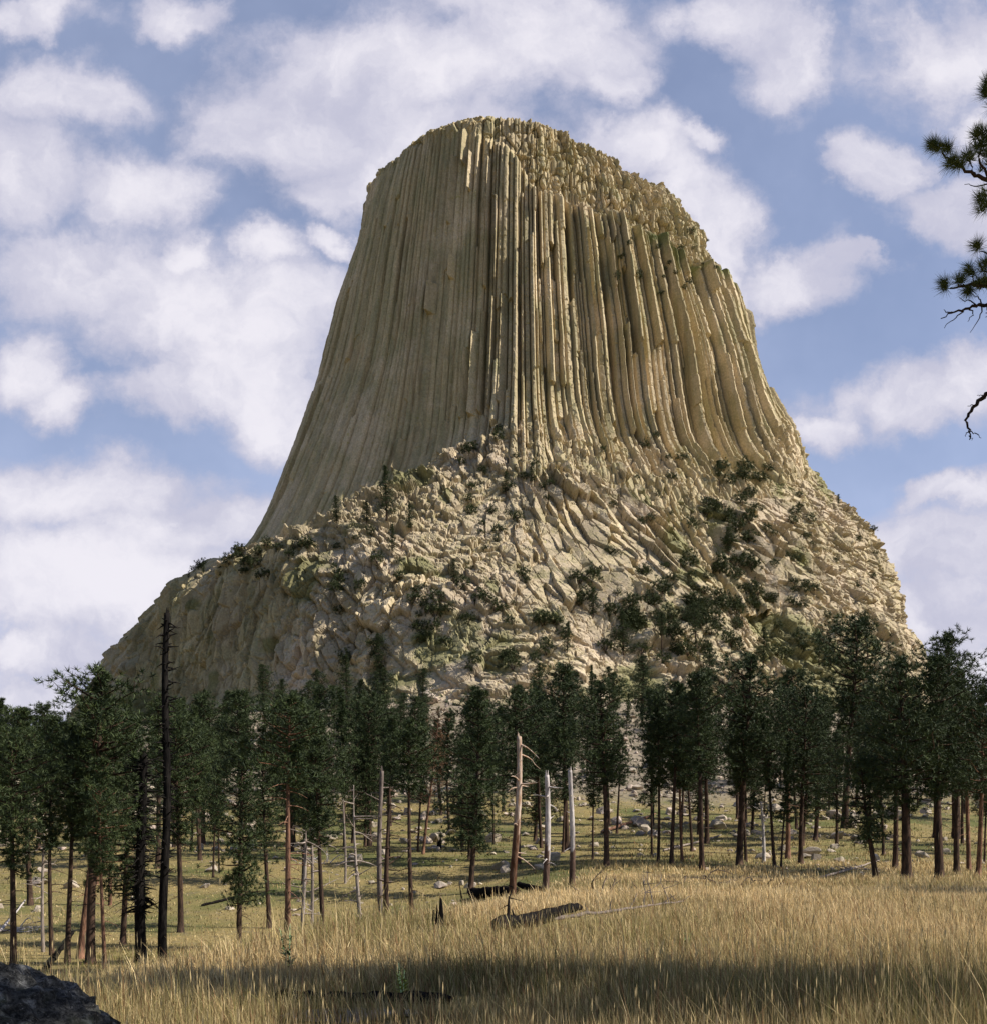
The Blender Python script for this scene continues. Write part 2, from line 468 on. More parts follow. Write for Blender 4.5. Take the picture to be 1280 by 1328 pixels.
def build_tower():
    root = link('rock_tower', None, loc=(TX, TY, 0))
    tag(root, 'huge fluted rock tower with vertical stone columns above a rubble apron', 'rock tower')
    org = np.array([TX, TY, 0])
    r2 = np.random.default_rng(5)
    # ---- columns
    th = theta_axis(.19); nv = even_rows(0, 6.2, .29); fl = (.82 * sstep(-th, 22, 58) + .75 * sstep(-th, 56, 74) + .22 * (1 - sstep(np.abs(th - 20), 40, 60)))[None] * (th > -179)[None]   # on the left the columns flare right down to the shoulder
    P = tower_base(th, nv); N = normals_of(P); n, k = P.shape[:2]
    z = P[..., 2]; TH = np.broadcast_to(th[None], z.shape)
    left = 1 - sstep(TH, -26, -6)                 # the calmer shaded flank
    bd = column_bounds(); ci = np.searchsorted(bd, th, side='right') - 1
    d = np.zeros_like(z); grp = 0.
    for c in np.unique(ci):
        js = np.nonzero(ci == c)[0]; t = (th[js] - bd[c]) / (bd[c + 1] - bd[c]) - .5
        mid = (bd[c] + bd[c + 1]) / 2; lf = float(1 - sstep(np.array(mid), -26, -6)); rt = float(sstep(np.array(mid), 25, 50))
        A = 1.3 * (1 - .64 * lf) + 1.2 * rt; wid = 3.0
        q = np.abs(t) * 2; q0 = r2.uniform(.34, .6) - .12 * rt
        sk = r2.normal(0, .18); q = np.abs(t - sk * .5 * (1 - q)) * 2; prof = A * (1 - np.clip((q - q0) / (1 - q0), 0, 1))
        grp = .55 * grp + r2.normal(0, 1.0 - .62 * lf + .75 * rt)
        if -28 < mid < 10: grp = float(np.clip(grp, -.7, .7))
        zz = z[:, js]
        seg = np.zeros_like(zz); zb = 262.; first = True
        while zb > 90:
            L = r2.uniform(9, 50) if lf < .5 else r2.uniform(25, 90)
            off = r2.normal(0, .75) * (1 - .68 * lf); tilt = r2.normal(.1, .5) * (1 - .4 * lf)
            if r2.random() < .16 * (1 - .8 * lf): off -= r2.uniform(1.0, 2.4)
            lo = zb - L; wob = .5 * np.sin(t * 6 + c)
            m = (zz <= zb + wob) & (zz > lo + wob)
            seg = np.where(m, off + tilt * t * wid * .5, seg); zb = lo
        jl = r2.uniform(3, 12); ph = r2.uniform(0, 9)
        kk = np.floor((zz + ph) / jl); fr = (zz + ph) / jl - kk
        jo = (hsh(kk.astype(np.int64), np.full_like(kk, c).astype(np.int64), np.zeros_like(kk).astype(np.int64), 4) - .5) * .42
        d[:, js] = prof[None] + seg + grp + (jo * (r2.random() < .5) - .12 * (fr < .05)) * (1 - .55 * lf)
    # pieces that have broken away on the shaded flank and turn a fresh face to the sun
    for fx, y0, y1, amp in ((566, 372, 408, 3.6), (588, 330, 362, 3.2), (604, 168, 215, 3.4), (592, 205, 262, 3.0), (584, 240, 292, 2.6), (612, 205, 250, 3.2), (634, 205, 372, 2.2),
                            (603, 455, 545, 2.6), (616, 430, 540, 2.8), (627, 400, 535, 2.4), (640, 390, 530, 3.0), (655, 385, 525, 2.6), (520, 570, 612, 2.6), (575, 545, 590, 2.2), (456, 360, 372, -3.)):
        qx = CX + F * P[..., 0] / P[..., 1]; qy = HY - F * (z - EYE) / P[..., 1]
        jj = np.argmin(np.abs(np.where((qy > (y0 + y1) / 2 - 2) & (qy < (y0 + y1) / 2 + 2) & (np.abs(TH) < 100), qx, 9e9) - fx).min(0)); c = ci[jj]
        js = np.nonzero(ci == c)[0]; t = (th[js] - bd[c]) / (bd[c + 1] - bd[c]) - .5
        m = (qy[:, js] > y0 + 3 * np.sin(c)) & (qy[:, js] < y1)
        d[:, js] = np.where(m, (amp * (.42 - t))[None] if amp > 0 else amp, d[:, js])
    flat = P.reshape(-1, 3)
    # blocky weathered crown of the tower
    zw = np.interp(th, [-180, -30, -8, 5, 30, 60, 90, 180], [251, 250, 243, 226, 222, 214, 210, 210])[None]
    zwn = z - zw + 5 * fbm(flat, 9, 2, 31).reshape(z.shape)
    W = sstep(zwn, -1, 3)
    f1, f2, h, dl = cells(flat, (3.6, 3.6, 5.2), 40); g1, g2, hh, _ = cells(flat, (1.7, 1.7, 2.1), 44)
    blk = (sstep(f2 - f1, 0, .16) * .8 + (h[:, 0] - .5) * 2.0 + (dl[:, 2] * (h[:, 1] - .3)) * 1.8 + dl[:, 0] * (h[:, 2] - .5) * 1.6 + (hh[:, 1] - .5) * .7).reshape(z.shape)
    d = d * (1 - .66 * W) + W * (1.15 * blk * (.45 + .55 * sstep(nv, .05, .3)[:, None]) - 2.6 * (1 - left * .75))
    d += (.12 * fbm(flat, 2.2, 3, 50)).reshape(z.shape) + (1.1 * fbm(flat, 26, 2, 52)).reshape(z.shape) * (1 - .4 * left)
    d += ((hh[:, 0] - .5) * .35 * (1 - .5 * left.ravel())).reshape(z.shape)
    d *= 1 - .6 * sstep(nv[:, None] - fl, 3.95, 4.4)
    # broken column feet where they run into the rubble
    ft = sstep(nv[:, None] - fl, 3.72, 4.2) * (.35 + .65 * (1 - left)); d += ft * (blk * .8) - 4.5 * sstep(nv[:, None], 4.3 + fl, 4.75 + fl)
    # rounded edge of the summit
    d -= 2.6 * (1 - sstep(nv, 0, .13)[:, None])
    Q = P + N * d[..., None]
    c_ = np.ones((n * k, 3)); c_ *= (1 + .26 * (hsh(np.broadcast_to(ci[None], z.shape).ravel().astype(np.int64), np.zeros(n * k, np.int64), np.zeros(n * k, np.int64), 8) - .5))[:, None]
    # grassy dust on the ledges of the upper wall
    led = (np.exp(-(zwn / 4.5) ** 2) * sstep(TH, 20, 40)).ravel() * sstep(fbm(flat, 7, 3, 61), -.15, .3)
    c_ = c_ * (1 - led[:, None] * (1 - np.array([.42, .52, .36])))
    me = mesh_np('column_wall', Q.reshape(-1, 3) - org, grid_quads(n, k), M_COLUMN, False, c_)
    link('column_wall', me, root)
    TOWER['col'] = Q
    # ---- summit
    rim = Q[0]; tt = np.linspace(0, 1, 40) ** .7; cen = np.array([TX, TY, 260.5])
    cap = rim[None] * (1 - tt)[:, None, None] + cen * tt[:, None, None]
    cf = cap.reshape(-1, 3); f1, f2, h, dl = cells(cf, (3.2, 3.2, 4), 70)
    up = (sstep(f2 - f1, 0, .2) * .5 + (h[:, 0] - .3) * .8 + 1.2).reshape(cap.shape[:2]) * sstep(tt, 0, .05)[:, None]
    cap[..., 2] += up
    me = mesh_np('summit', cap.reshape(-1, 3) - org, grid_quads(len(tt), k), M_APRON, False, np.full((cf.shape[0], 3), .88))
    link('summit', me, root)
    # ---- rubble apron and buttress
    th = theta_axis(.135); nv = even_rows(3.45, 8.0, .36)
    P = tower_base(th, nv); N = normals_of(P); n, k = P.shape[:2]; flat = P.reshape(-1, 3)
    TH = np.broadcast_to(th[None], (n, k)); NV = np.broadcast_to(nv[:, None], (n, k))
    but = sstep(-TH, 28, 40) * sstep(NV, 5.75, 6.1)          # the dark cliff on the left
    # blocks are laid along the slope: rotate into (around, down, out)
    ph = np.radians(TH).ravel(); rr = np.hypot(flat[:, 0] - TX, flat[:, 1] - TY)
    sl = np.repeat(np.concatenate([[0], np.cumsum(np.linalg.norm(np.diff(P[:, k // 2], axis=0), axis=-1))]), k)
    warp = fbm(flat, 22, 3, 80); Q4 = np.stack([ph * 112 - .30 * sl + .8 * warp, sl + .3 * ph * 112, np.zeros_like(sl) + 1.3], -1)
    a = ph * 112 + 1.6 * warp; s_ = sl + 1.8 * fbm(flat, 18, 2, 84)
    Q3 = np.stack([a, s_, np.zeros_like(a) + 3.7], -1)
    streaky = (sstep(TH, -8, 4) * (1 - .45 * sstep(TH, 45, 64)) * (1 - sstep(NV, 5.7, 6.9))).ravel()
    r1 = cells(Q3, (8.5, 10.5, 9), 90); r2_ = cells(Q3, (3.6, 4.8, 4), 94); r3 = cells(Q3, (1.6, 2.0, 2), 97); r4 = cells(Q4, (3.3, 13, 5), 101)

    def blocks(r, A, tilt, gw):
        f1, f2, h, dl = r
        return A * (sstep(f2 - f1, 0, gw * .28) * .36 + (h[:, 0] - .5) * .95 + .9 * tilt * (dl[:, 0] * (h[:, 1] - .5) + dl[:, 1] * (h[:, 2] - .35)) * 2)
    big = blocks(r1, 2.5, 1.1, .30) * (1 - .45 * streaky) + blocks(r2_, 1.55, 1.1, .3) + blocks(r3, .55, .8, .35)
    col4 = blocks(r4, 3.4, .9, .25)
    big = big * (1 - .78 * streaky) + col4 * streaky
    big *= np.clip(.95 + 1.0 * fbm(flat, 30, 2, 141), .45, 1.5)
    wall = 3.4 * np.abs(fbm(np.stack([a * 1.0, s_ * .22, 0 * a], -1), 9, 4, 110)) * 2 + blocks(r2_, 1.3, 1.0, .3) + blocks(r4, 2.2, .6, .25) + .6 * fbm(flat, 3, 3, 112) + 3.0 * fbm(np.stack([a, s_ * .3, 0 * a], -1), 30, 2, 116)
    b_ = but.ravel(); dd = big * (1 - b_) + wall * b_
    dd += 3.5 * fbm(flat, 38, 3, 120) * (1 - b_)
    # gully to the right of the leaning columns
    gl = np.exp(-((TH - 33 - (NV - 5) * 3) / 5.0) ** 2).ravel() * (sstep(NV, 4.2, 4.9) * (1 - sstep(NV, 6.6, 7.2))).ravel()
    dd -= 5.5 * gl
    dd -= (9.0 * (1 - sstep(NV - .82 * sstep(-TH, 22, 58) - .75 * sstep(-TH, 56, 74) - .22 * (1 - sstep(np.abs(TH - 20), 40, 60)), 3.5, 4.02))).ravel() + 1.4
    dd += (2.5 * fbm(flat, 11, 2, 126)) * (1 - sstep(NV - .82 * sstep(-TH, 22, 58), 4.0, 4.6)).ravel()
    lf_ = sstep(-TH, 52, 66).ravel() * (sstep(NV, 4.4, 4.8) * (1 - sstep(NV, 5.8, 6.3))).ravel(); dd = dd - 2.2 * lf_; dd = dd * (1 - .6 * (sstep(-TH, 55, 70) * sstep(NV, 4.6, 5.0) * (1 - sstep(NV, 5.8, 6.2))).ravel())
    Q = P + N * dd.reshape(n, k)[..., None]
    tint = np.ones((n * k, 3)) * (1 + .34 * (r1[2][:, 1] - .5) + .26 * (r2_[2][:, 1] - .5))[:, None]
    green = sstep(fbm(flat, 14, 4, 130) + .35 * sstep(NV, 6.2, 7.2).ravel() + .5 * gl - .25 * b_, .22, .42)
    tint *= 1 - green[:, None] * (1 - np.array([.46, .54, .36])) * .8
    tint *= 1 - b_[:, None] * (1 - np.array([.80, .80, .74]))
    quads = grid_quads(n, k)
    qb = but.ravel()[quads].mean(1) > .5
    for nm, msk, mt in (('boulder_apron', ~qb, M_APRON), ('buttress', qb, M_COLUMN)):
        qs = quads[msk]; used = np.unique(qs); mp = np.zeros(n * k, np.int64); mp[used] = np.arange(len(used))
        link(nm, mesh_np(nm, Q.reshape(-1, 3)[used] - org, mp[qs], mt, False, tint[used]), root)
    TOWER['apron'] = Q


build_tower()

_tp = np.concatenate([TOWER['col'][::2, ::2].reshape(-1, 3), TOWER['apron'][::2, ::2].reshape(-1, 3)])
_tp = _tp[_tp[:, 1] < TY + 20]
_tpx = CX + F * _tp[:, 0] / _tp[:, 1]; _tpy = HY - F * (_tp[:, 2] - EYE) / _tp[:, 1]


def on_tower(px, py):
    m = np.hypot(_tpx - px, _tpy - py) < 3.0
    if not m.any(): m = np.hypot(_tpx - px, _tpy - py) < 9.0
    i = np.nonzero(m)[0]
    if not len(i): return None
    q = _tp[i[np.argmin(_tp[i, 1])]]
    return float(q[0]), float(q[1]), float(q[2])


# ------------------------------------------------------------------ trees
def unit(v):
    return v / (np.linalg.norm(v, axis=-1, keepdims=True) + 1e-9)


def tufts(geo, cen, out, r, n=16, length=.30, width=.04, dark=(.022, .036, .014), light=(.072, .098, .03)):
    """bursts of needles round the given points"""
    m = len(cen)
    if m == 0: return
    dirs = unit(r.normal(0, 1, (m, n, 3)) * .85 + out[:, None] * .75 + np.array([0, 0, .25]))
    L = length * r.uniform(.7, 1.25, (m, n, 1)); b = cen[:, None] + dirs * L * .08
    side = unit(np.cross(dirs, r.normal(0, 1, (m, n, 3)))) * width * .5
    V = np.stack([b - side, b + side, b + dirs * L], 2)
    tone = np.clip(r.normal(.42, .26, (m, 1, 1, 1)) + r.normal(0, .12, (m, n, 1, 1)), 0, 1)
    col = np.asarray(dark) * (1 - tone) + np.asarray(light) * tone
    geo.tris(V, np.broadcast_to(col, V.shape).reshape(-1, 3))


def pine(seed, H=16., cb=.40, R=2.6, r0=.30, nb=78, shape='round', lean=0., tuft_n=15, per=15, brown=False, dead=10, gaps=.45, size=1.0, bark=None):
    """returns (trunk mesh, crown mesh)"""
    r = np.random.default_rng(seed); T = Geo(); K = Geo()
    hs = np.linspace(0, H, 18); ph = r.uniform(0, 6.28, 2)
    cx = lean * hs + .012 * H * np.sin(hs / H * 3.2 + ph[0]) - .012 * H * np.sin(ph[0]); cy = .012 * H * (np.sin(hs / H * 2.7 + ph[1]) - np.sin(ph[1]))
    cen = lambda h: np.stack([np.interp(h, hs, cx), np.interp(h, hs, cy), h], -1)
    r0 *= .8; rad = lambda h: r0 * (1 - np.asarray(h) / H) ** .75 * .93 + r0 * .3 * np.exp(-np.asarray(h) / .35) + .02
    T.tube(cen(hs), rad(hs), 9, (1, 1, 1))
    az = r.uniform(0, 6.28)
    lop = r.uniform(0, 6.28)
    for b in range(nb):
        t = (b + r.uniform(0, 1)) / nb; h = H * (cb + (1 - cb) * t * .985); az += 2.4 + r.normal(0, .5)
        if shape == 'round': prof = (.55 + .45 * math.sin(min(1, t * 1.6) * 1.5708)) * (1 - t ** 2.6) ** .6
        elif shape == 'cone': prof = (1 - t) ** .75 * (.75 + .25 * min(1, t * 5)) + .06
        else: prof = (.35 + .65 * math.sin(math.pi * min(1, .15 + t * .9)))
        if math.sin(az * 2 + t * 9 + lop) < -1 + 2 * gaps * .6 and r.random() < .7: prof *= .5
        L = 1.25 * R * prof * r.uniform(.42, 1.2) * (1 + .32 * math.cos(az - lop + 2.2 * t))
        if r.random() < .12: L *= .4
        if L < .15: L = .15
        up = (-.25 + .75 * t) + r.normal(0, .14)
        d0 = np.array([math.cos(az), math.sin(az), up]); s = np.linspace(0, 1, 5)
        p0 = cen(np.array([h]))[0]
        pts = p0 + s[:, None] * L * d0 + np.stack([r.normal(0, .05, 5) * s * L, r.normal(0, .05, 5) * s * L, .22 * L * s ** 2 + r.normal(0, .03, 5) * L * s], -1)
        T.tube(pts, np.linspace(.045 * size + .012 * L, .012, 5), 4, (.8, .75, .7), cap=False)
        m = max(5, int(1.35 * per * (.35 + .65 * L / R) * r.uniform(.7, 1.2)))
        u = r.uniform(.28, 1.02, m) ** .75
        q = np.stack([np.interp(u, s, pts[:, i]) for i in range(3)], -1)
        spread = (.10 + .20 * np.sin(np.clip(u, 0, 1) * 2.6))[:, None] * L * np.array([1, 1, .55])
        off = r.normal(0, 1, (m, 3)) * np.minimum(spread, .55); q = q + off
        o = unit(np.array([d0[0], d0[1], .5])[None] + unit(off) * .9)
        kw = dict(dark=(.11, .06, .03), light=(.26, .15, .08)) if brown else {}
        tufts(K, q, o, r, tuft_n if not brown else 8, .33 * size, .052 * size, **kw)
    q = cen(np.linspace(H * .95, H * 1.0, 9)) + r.normal(0, .12, (9, 3)); tufts(K, q, np.tile([0, 0, 1.], (9, 1)), r, tuft_n, .3 * size, .042 * size)
    for b in range(dead):                        # bare dead limbs under the crown
        h = H * r.uniform(.16, cb + .05); a = r.uniform(0, 6.28); L = r.uniform(.4, 1.7) * size; s = np.linspace(0, 1, 5)
        dv = np.array([math.cos(a), math.sin(a), r.uniform(-.35, .35)])
        pts = cen(np.array([h]))[0] + s[:, None] * L * dv + np.stack([0 * s, 0 * s, -.3 * L * s ** 2], -1)
        T.tube(pts, np.linspace(.035, .008, 5), 4, (1.6, 1.6, 1.6), cap=False)
    i = 'mesh_%d' % seed
    return T.mesh('trunk_' + i, bark or M_BARK, True), K.mesh('crown_' + i, M_NEEDLE)


def snag_mesh(seed, H, r0, mat, lean=0., top='broken', twigs=14, tw=1.2, bark=0., thick=1.):
    r = np.random.default_rng(seed); T = Geo(); hs = np.linspace(0, H, 48)
    cen = lambda h: np.stack([lean * h + .1 * np.sin(h * .5 + seed), .08 * np.sin(h * .4 + seed * 2), h], -1)
    rad = r0 * (1 - hs / H * (.38 if top == 'broken' else .85)) + r0 * .15 * np.exp(-hs / .3)
    T.tube(cen(hs), rad * r.uniform(.96, 1.04, 48), 12)
    if bark:                                     # old bark still clings to the lower stem
        v, c = T.v[0], T.c[0]; ang = np.arctan2(v[:, 1], v[:, 0] - lean * v[:, 2])
        ln = bark * H * (1 + .28 * np.sin(ang * 2 + seed) + .12 * np.sin(ang * 5)); on = v[:, 2] < ln; c[on] *= (.24, .17, .135)
    if top == 'broken':
        for a in r.uniform(0, 6.28, 4):
            p = cen(np.array([H]))[0] + np.array([math.cos(a), math.sin(a), 0]) * rad[-1] * .55
            T.tube([p - [0, 0, .2], p + [0, 0, r.uniform(.05, .3)]], [rad[-1] * .4, .01], 4, cap=False)
    for b in range(twigs):
        h = H * r.uniform(.25, .98); a = r.uniform(0, 6.28); L = r.uniform(.3, 1) * tw; s = np.linspace(0, 1, 6)
        dv = np.array([math.cos(a), math.sin(a), r.uniform(-.3, .5)])
        pts = cen(np.array([h]))[0] + s[:, None] * L * dv + np.stack([r.normal(0, .04, 6) * s * L, r.normal(0, .04, 6) * s * L, r.uniform(-.5, .25) * L * s ** 2], -1)
        T.tube(pts, np.linspace(.032 + .008 * L, .007, 6) * thick, 4, (1.15, 1.15, 1.15), cap=False)
        if L > .7:
            e = pts[3]; T.tube([e, e + np.array([r.normal(0, .3), r.normal(0, .3), r.uniform(-.1, .3)]) * L], [.014, .005], 3, cap=False)
    return T


VAR = {}


def variant(key, **kw):
    VAR[key] = (pine(**kw), kw.get('H', 16.), kw.get('cb', .4))


variant('stout_a', seed=11, r0=.44, R=3.1, cb=.34, nb=90, per=18)
variant('stout_b', seed=12, r0=.42, R=2.9, cb=.38, nb=90, per=18, lean=.02)
variant('tall_a', seed=13, r0=.27, R=2.1, cb=.48, nb=70)
variant('tall_b', seed=14, r0=.24, R=1.8, cb=.52, nb=64, gaps=.4)
variant('tall_c', seed=15, r0=.29, R=2.4, cb=.42, nb=80)
variant('slim_a', seed=16, r0=.19, R=1.45, cb=.45, nb=64, shape='oval')
variant('slim_b', seed=17, r0=.17, R=1.25, cb=.38, nb=66, shape='cone')
variant('full_a', seed=18, r0=.26, R=2.5, cb=.16, nb=100, shape='cone')
variant('full_b', seed=19, r0=.27, R=2.3, cb=.22, nb=94, shape='round')
variant('tuft_a', seed=20, r0=.22, R=1.7, cb=.66, nb=44, dead=24)
variant('low_a', seed=22, H=9., r0=.27, R=2.5, cb=.34, nb=54, shape='round', lean=-.03, dead=12)
(VAR['brown'], VAR['brown_H']) = ((pine(seed=21, r0=.2, R=1.3, cb=.4, nb=44, per=7, brown=True, lean=.07, bark=M_REDBARK), 16., .4), None)

PINES = []


def plant(key, x, y, z, H, label=None, group=None, wide=1.0, rot=None, bark=None, name='pine_tree', cat='pine tree', tilt=None):
    (tm, km), H0, cb = VAR[key]; s = H / H0
    o = link(name, None, loc=(x, y, z - .12 * s)); o.rotation_euler = (0, 0, random.uniform(0, 6.28) if rot is None else rot)
    o.rotation_euler = (random.gauss(0, .025), random.gauss(0, .025), o.rotation_euler[2]) if tilt is None else (0, math.radians(tilt), 0); o.scale = (s * wide, s * wide, s)
    t = link('trunk', tm, o); link('crown', km, o)
    if bark:
        if (key, bark.name) not in PLANTMESH:
            mm = tm.copy(); mm.materials[0] = bark; PLANTMESH[(key, bark.name)] = mm
        t.data = PLANTMESH[(key, bark.name)]
    tag(o, label, cat, group); PINES.append((x / y * F + CX, y, o)); return o


PLANTMESH = {}


def plant_px(key, px, D, top, label=None, group=None, **k):
    x, y, z = at_depth(px, D); H = EYE + (HY - top) / F * D - z
    return plant(key, x, y, z, H, label, group, **k)


GP = 'pines standing at the foot of the tower'
NAMED = [
    ('tall_c', 18, 52, 945, 'dark pine at the extreme left edge, behind the speckled dark rock', {}),
    ('slim_a', 68, 60, 930, 'slim pine with a thin trunk, second from the left edge', {}),
    ('tall_b', 88, 56, 940, 'dark straight pine between the slim pine and the leaning red trunk', {}),
    ('tall_a', 104, 58, 905, 'pine with a leaning reddish scaly trunk left of the burnt snags', {'bark': M_REDBARK, 'tilt': 4}),
    ('tall_c', 118, 55, 866, 'tallest dark pine at left, its crown against the dark buttress', {'wide': 1.1}),
    ('slim_a', 137, 52, 985, 'pine whose lower trunk is lit reddish just left of the burnt stub', {'bark': M_REDBARK}),
    ('full_b', 160, 66, 930, 'bushy pine crown behind the shaggy burnt snag', {}),
    ('tall_c', 235, 72, 930, 'pine just right of the tallest burnt snag, dark trunk', {}),
    ('full_b', 310, 64, 955, 'dark bushy pine with branches nearly down to the grass, left of centre', {}),
    ('slim_a', 277, 95, 985, 'thin pine on the sunny patch, first of the close pair', {}),
    ('slim_b', 285, 97, 1000, 'thinner pine on the sunny patch, second of the close pair', {}),
    ('tall_a', 350, 74, 960, 'pine with a dark trunk left of the bare reddish trunk', {}),
    ('tuft_a', 372, 50, 902, 'tall pine with long bare reddish trunk and small crown on top', {'bark': M_REDBARK, 'wide': 1.15}),
    ('tall_b', 421, 54, 955, 'pine beside the pale dead trunks, bare limbs below its crown', {}),
    ('tall_c', 260, 105, 945, 'broad pine crown in front of the dark buttress', {'wide': 1.1}),
    ('tuft_a', 535, 47, 935, 'pine with a straight blackened trunk rising from pale grass', {'wide': 1.1}),
    ('full_b', 610, 86, 893, 'large dense pine with sprouting base behind the burnt log', {'wide': 1.05}),
    ('tall_c', 672, 100, 890, 'dense pine crown directly behind the scarred bare trunk', {}),
    ('tall_a', 735, 112, 862, 'dense pine crown above the white bare trunk', {'wide': 1.1}),
    ('tall_c', 786, 92, 880, 'broad pine right of the three bare trunks', {'wide': 1.05}),
    ('slim_a', 768, 102, 960, 'thin short pine beside the broad pine right of the bare trunks', {}),
    ('slim_b', 845, 104, 930, 'thin pine, first of the four slim trunks right of centre', {}),
    ('slim_a', 853, 98, 900, 'thin pine, second of the four slim trunks right of centre', {}),
    ('tall_b', 870, 96, 884, 'pine, third of the four slim trunks right of centre', {}),
    ('slim_a', 884, 99, 905, 'thin pine, fourth of the four slim trunks right of centre', {'bark': M_REDBARK}),
    ('tall_a', 910, 90, 872, 'pine with a slightly leaning black trunk on the meadow edge', {'wide': 1.05, 'tilt': -3}),
    ('tall_c', 958, 95, 848, 'big dense pine with thick trunk in the clump right of centre', {'wide': 1.12}),
    ('slim_a', 967, 99, 905, 'thin pine touching the thick trunk of the big dense pine', {}),
    ('tall_b', 1004, 93, 930, 'pine with a trunk tilted among pale rocks', {'tilt': -6}),
    ('slim_b', 1012, 92, 960, 'short thin pine between the tilted trunk and the straight red one', {}),
    ('tall_a', 1021, 103, 868, 'pine with straight reddish trunk among pale rocks', {'bark': M_REDBARK}),
    ('tall_c', 1038, 97, 888, 'pine with thin dark trunk above the split pale boulder', {}),
    ('slim_a', 1057, 125, 905, 'thin pine behind the rocks left of the dark right group', {}),
    ('tall_c', 1095, 140, 800, 'tall open pine reaching highest against the lower rubble', {'wide': 1.2}),
    ('low_a', 1136, 80, 985, 'low crooked pine with forking limbs, left end of the dark group', {'tilt': -5}),
    ('stout_a', 1175, 79, 853, 'massive dark pine with thickest trunk in the right group', {'wide': 1.08}),
    ('stout_b', 1218, 79, 848, 'stout dark pine, second thick trunk of the right group', {'wide': 1.0}),
    ('tall_c', 1160, 92, 872, 'pine half hidden behind the thickest trunk of the right group', {}),
    ('tall_c', 1240, 86, 865, 'pine with short flared trunk just right of the two stout ones', {}),
    ('tall_a', 1256, 88, 900, 'reddish thin pine, first of three trunks near the right edge', {'bark': M_REDBARK}),
    ('tall_c', 1268, 84, 890, 'taller reddish pine, second of three trunks near the right edge', {'bark': M_REDBARK}),
    ('slim_b', 1276, 100, 960, 'thin black pine, last trunk at the right edge', {}),
    ('stout_a', 1240, 130, 820, 'distant pine whose top shows against sky above the dark group', {}),
    ('tall_b', 640, 120, 960, 'thin pine behind boulders left of the scarred trunk', {}),
    ('slim_a', 505, 105, 930, 'slim pine behind the twin dead trunks', {}),
    ('tall_c', 480, 118, 905, 'pine with a broad crown above the twin dead trunks', {'wide': 1.1}),
    ('tall_c', 395, 92, 915, 'pine with dense crown right of the tall bare reddish trunk', {}),
    ('tall_c', 205, 100, 900, 'wide pine crown showing between the two burnt snags', {'wide': 1.1}),
    ('tall_a', 40, 84, 920, 'dark pine standing behind the first two at the left edge', {'wide': 1.1}),
]
for key, px, D, top, lab, kw in NAMED:
    plant_px(key, px, D, top, lab, GP, **kw)
plant_px('brown', 549, 108, 915, 'dead pine with red trunk and thin brown needles', GP, rot=.2)

# back stands, nearer the rubble
_ord = ['first', 'second', 'third', 'fourth', 'fifth', 'sixth', 'seventh', 'eighth', 'ninth', 'tenth', 'eleventh', 'twelfth', 'thirteenth', 'fourteenth', 'fifteenth',
        'sixteenth', 'seventeenth', 'eighteenth', 'nineteenth']
_ten = ['', '', 'twenty', 'thirty', 'forty', 'fifty', 'sixty', 'seventy', 'eighty', 'ninety']


def ordinal(n):
    if n < 20: return _ord[n - 1]
    return (_ten[n // 10][:-1] + 'ieth') if n % 10 == 0 else _ten[n // 10] + '-' + _ord[n % 10 - 1]


def back_stand():
    r = random.Random(31); pts = [(x / F * 0 + 0, 0) for x in ()]
    rows = [('in the sparse middle stand', 104, 150, 56, (860, 960)), ('in the back stand', 150, 215, 70, (845, 945)), ('at the very foot of the rubble', 215, 283, 84, (835, 930))]
    for name, d0, d1, n, (t0, t1) in rows:
        got = []; tries = 0
        while len(got) < n and tries < 3000:
            tries += 1; px = r.uniform(-40, 1330); D = r.uniform(d0, d1)
            x, y, z = at_depth(px, D)
            if math.hypot(x - TX, y - TY) < 158: continue
            if 560 < px < 690 and D > 215 : continue
            if any(math.hypot(x - a, y - b) < 3.6 for a, b, *_ in got): continue
            left = px < 420; H = r.uniform(10.5, 17)
            got.append((x, y, z, H, px))
        got.sort(key=lambda g_: g_[4])
        for i, (x, y, z, H, px) in enumerate(got):
            key = r.choice(['tall_a', 'tall_b', 'tall_c', 'full_b', 'slim_a', 'full_b', 'full_a', 'slim_b'])
            look = {'tall_a': 'bare-stemmed pine', 'tall_b': 'open-crowned pine', 'tall_c': 'dense pine', 'slim_a': 'slim pine', 'full_b': 'bushy pine', 'full_a': 'cone-shaped pine', 'slim_b': 'narrow pine'}[key]
            plant(key, x, y, z, H, '%s %s, %s counting from the left' % (look, name, ordinal(i + 1)), 'pines of the back stands', wide=r.uniform(.95, 1.25))


back_stand()

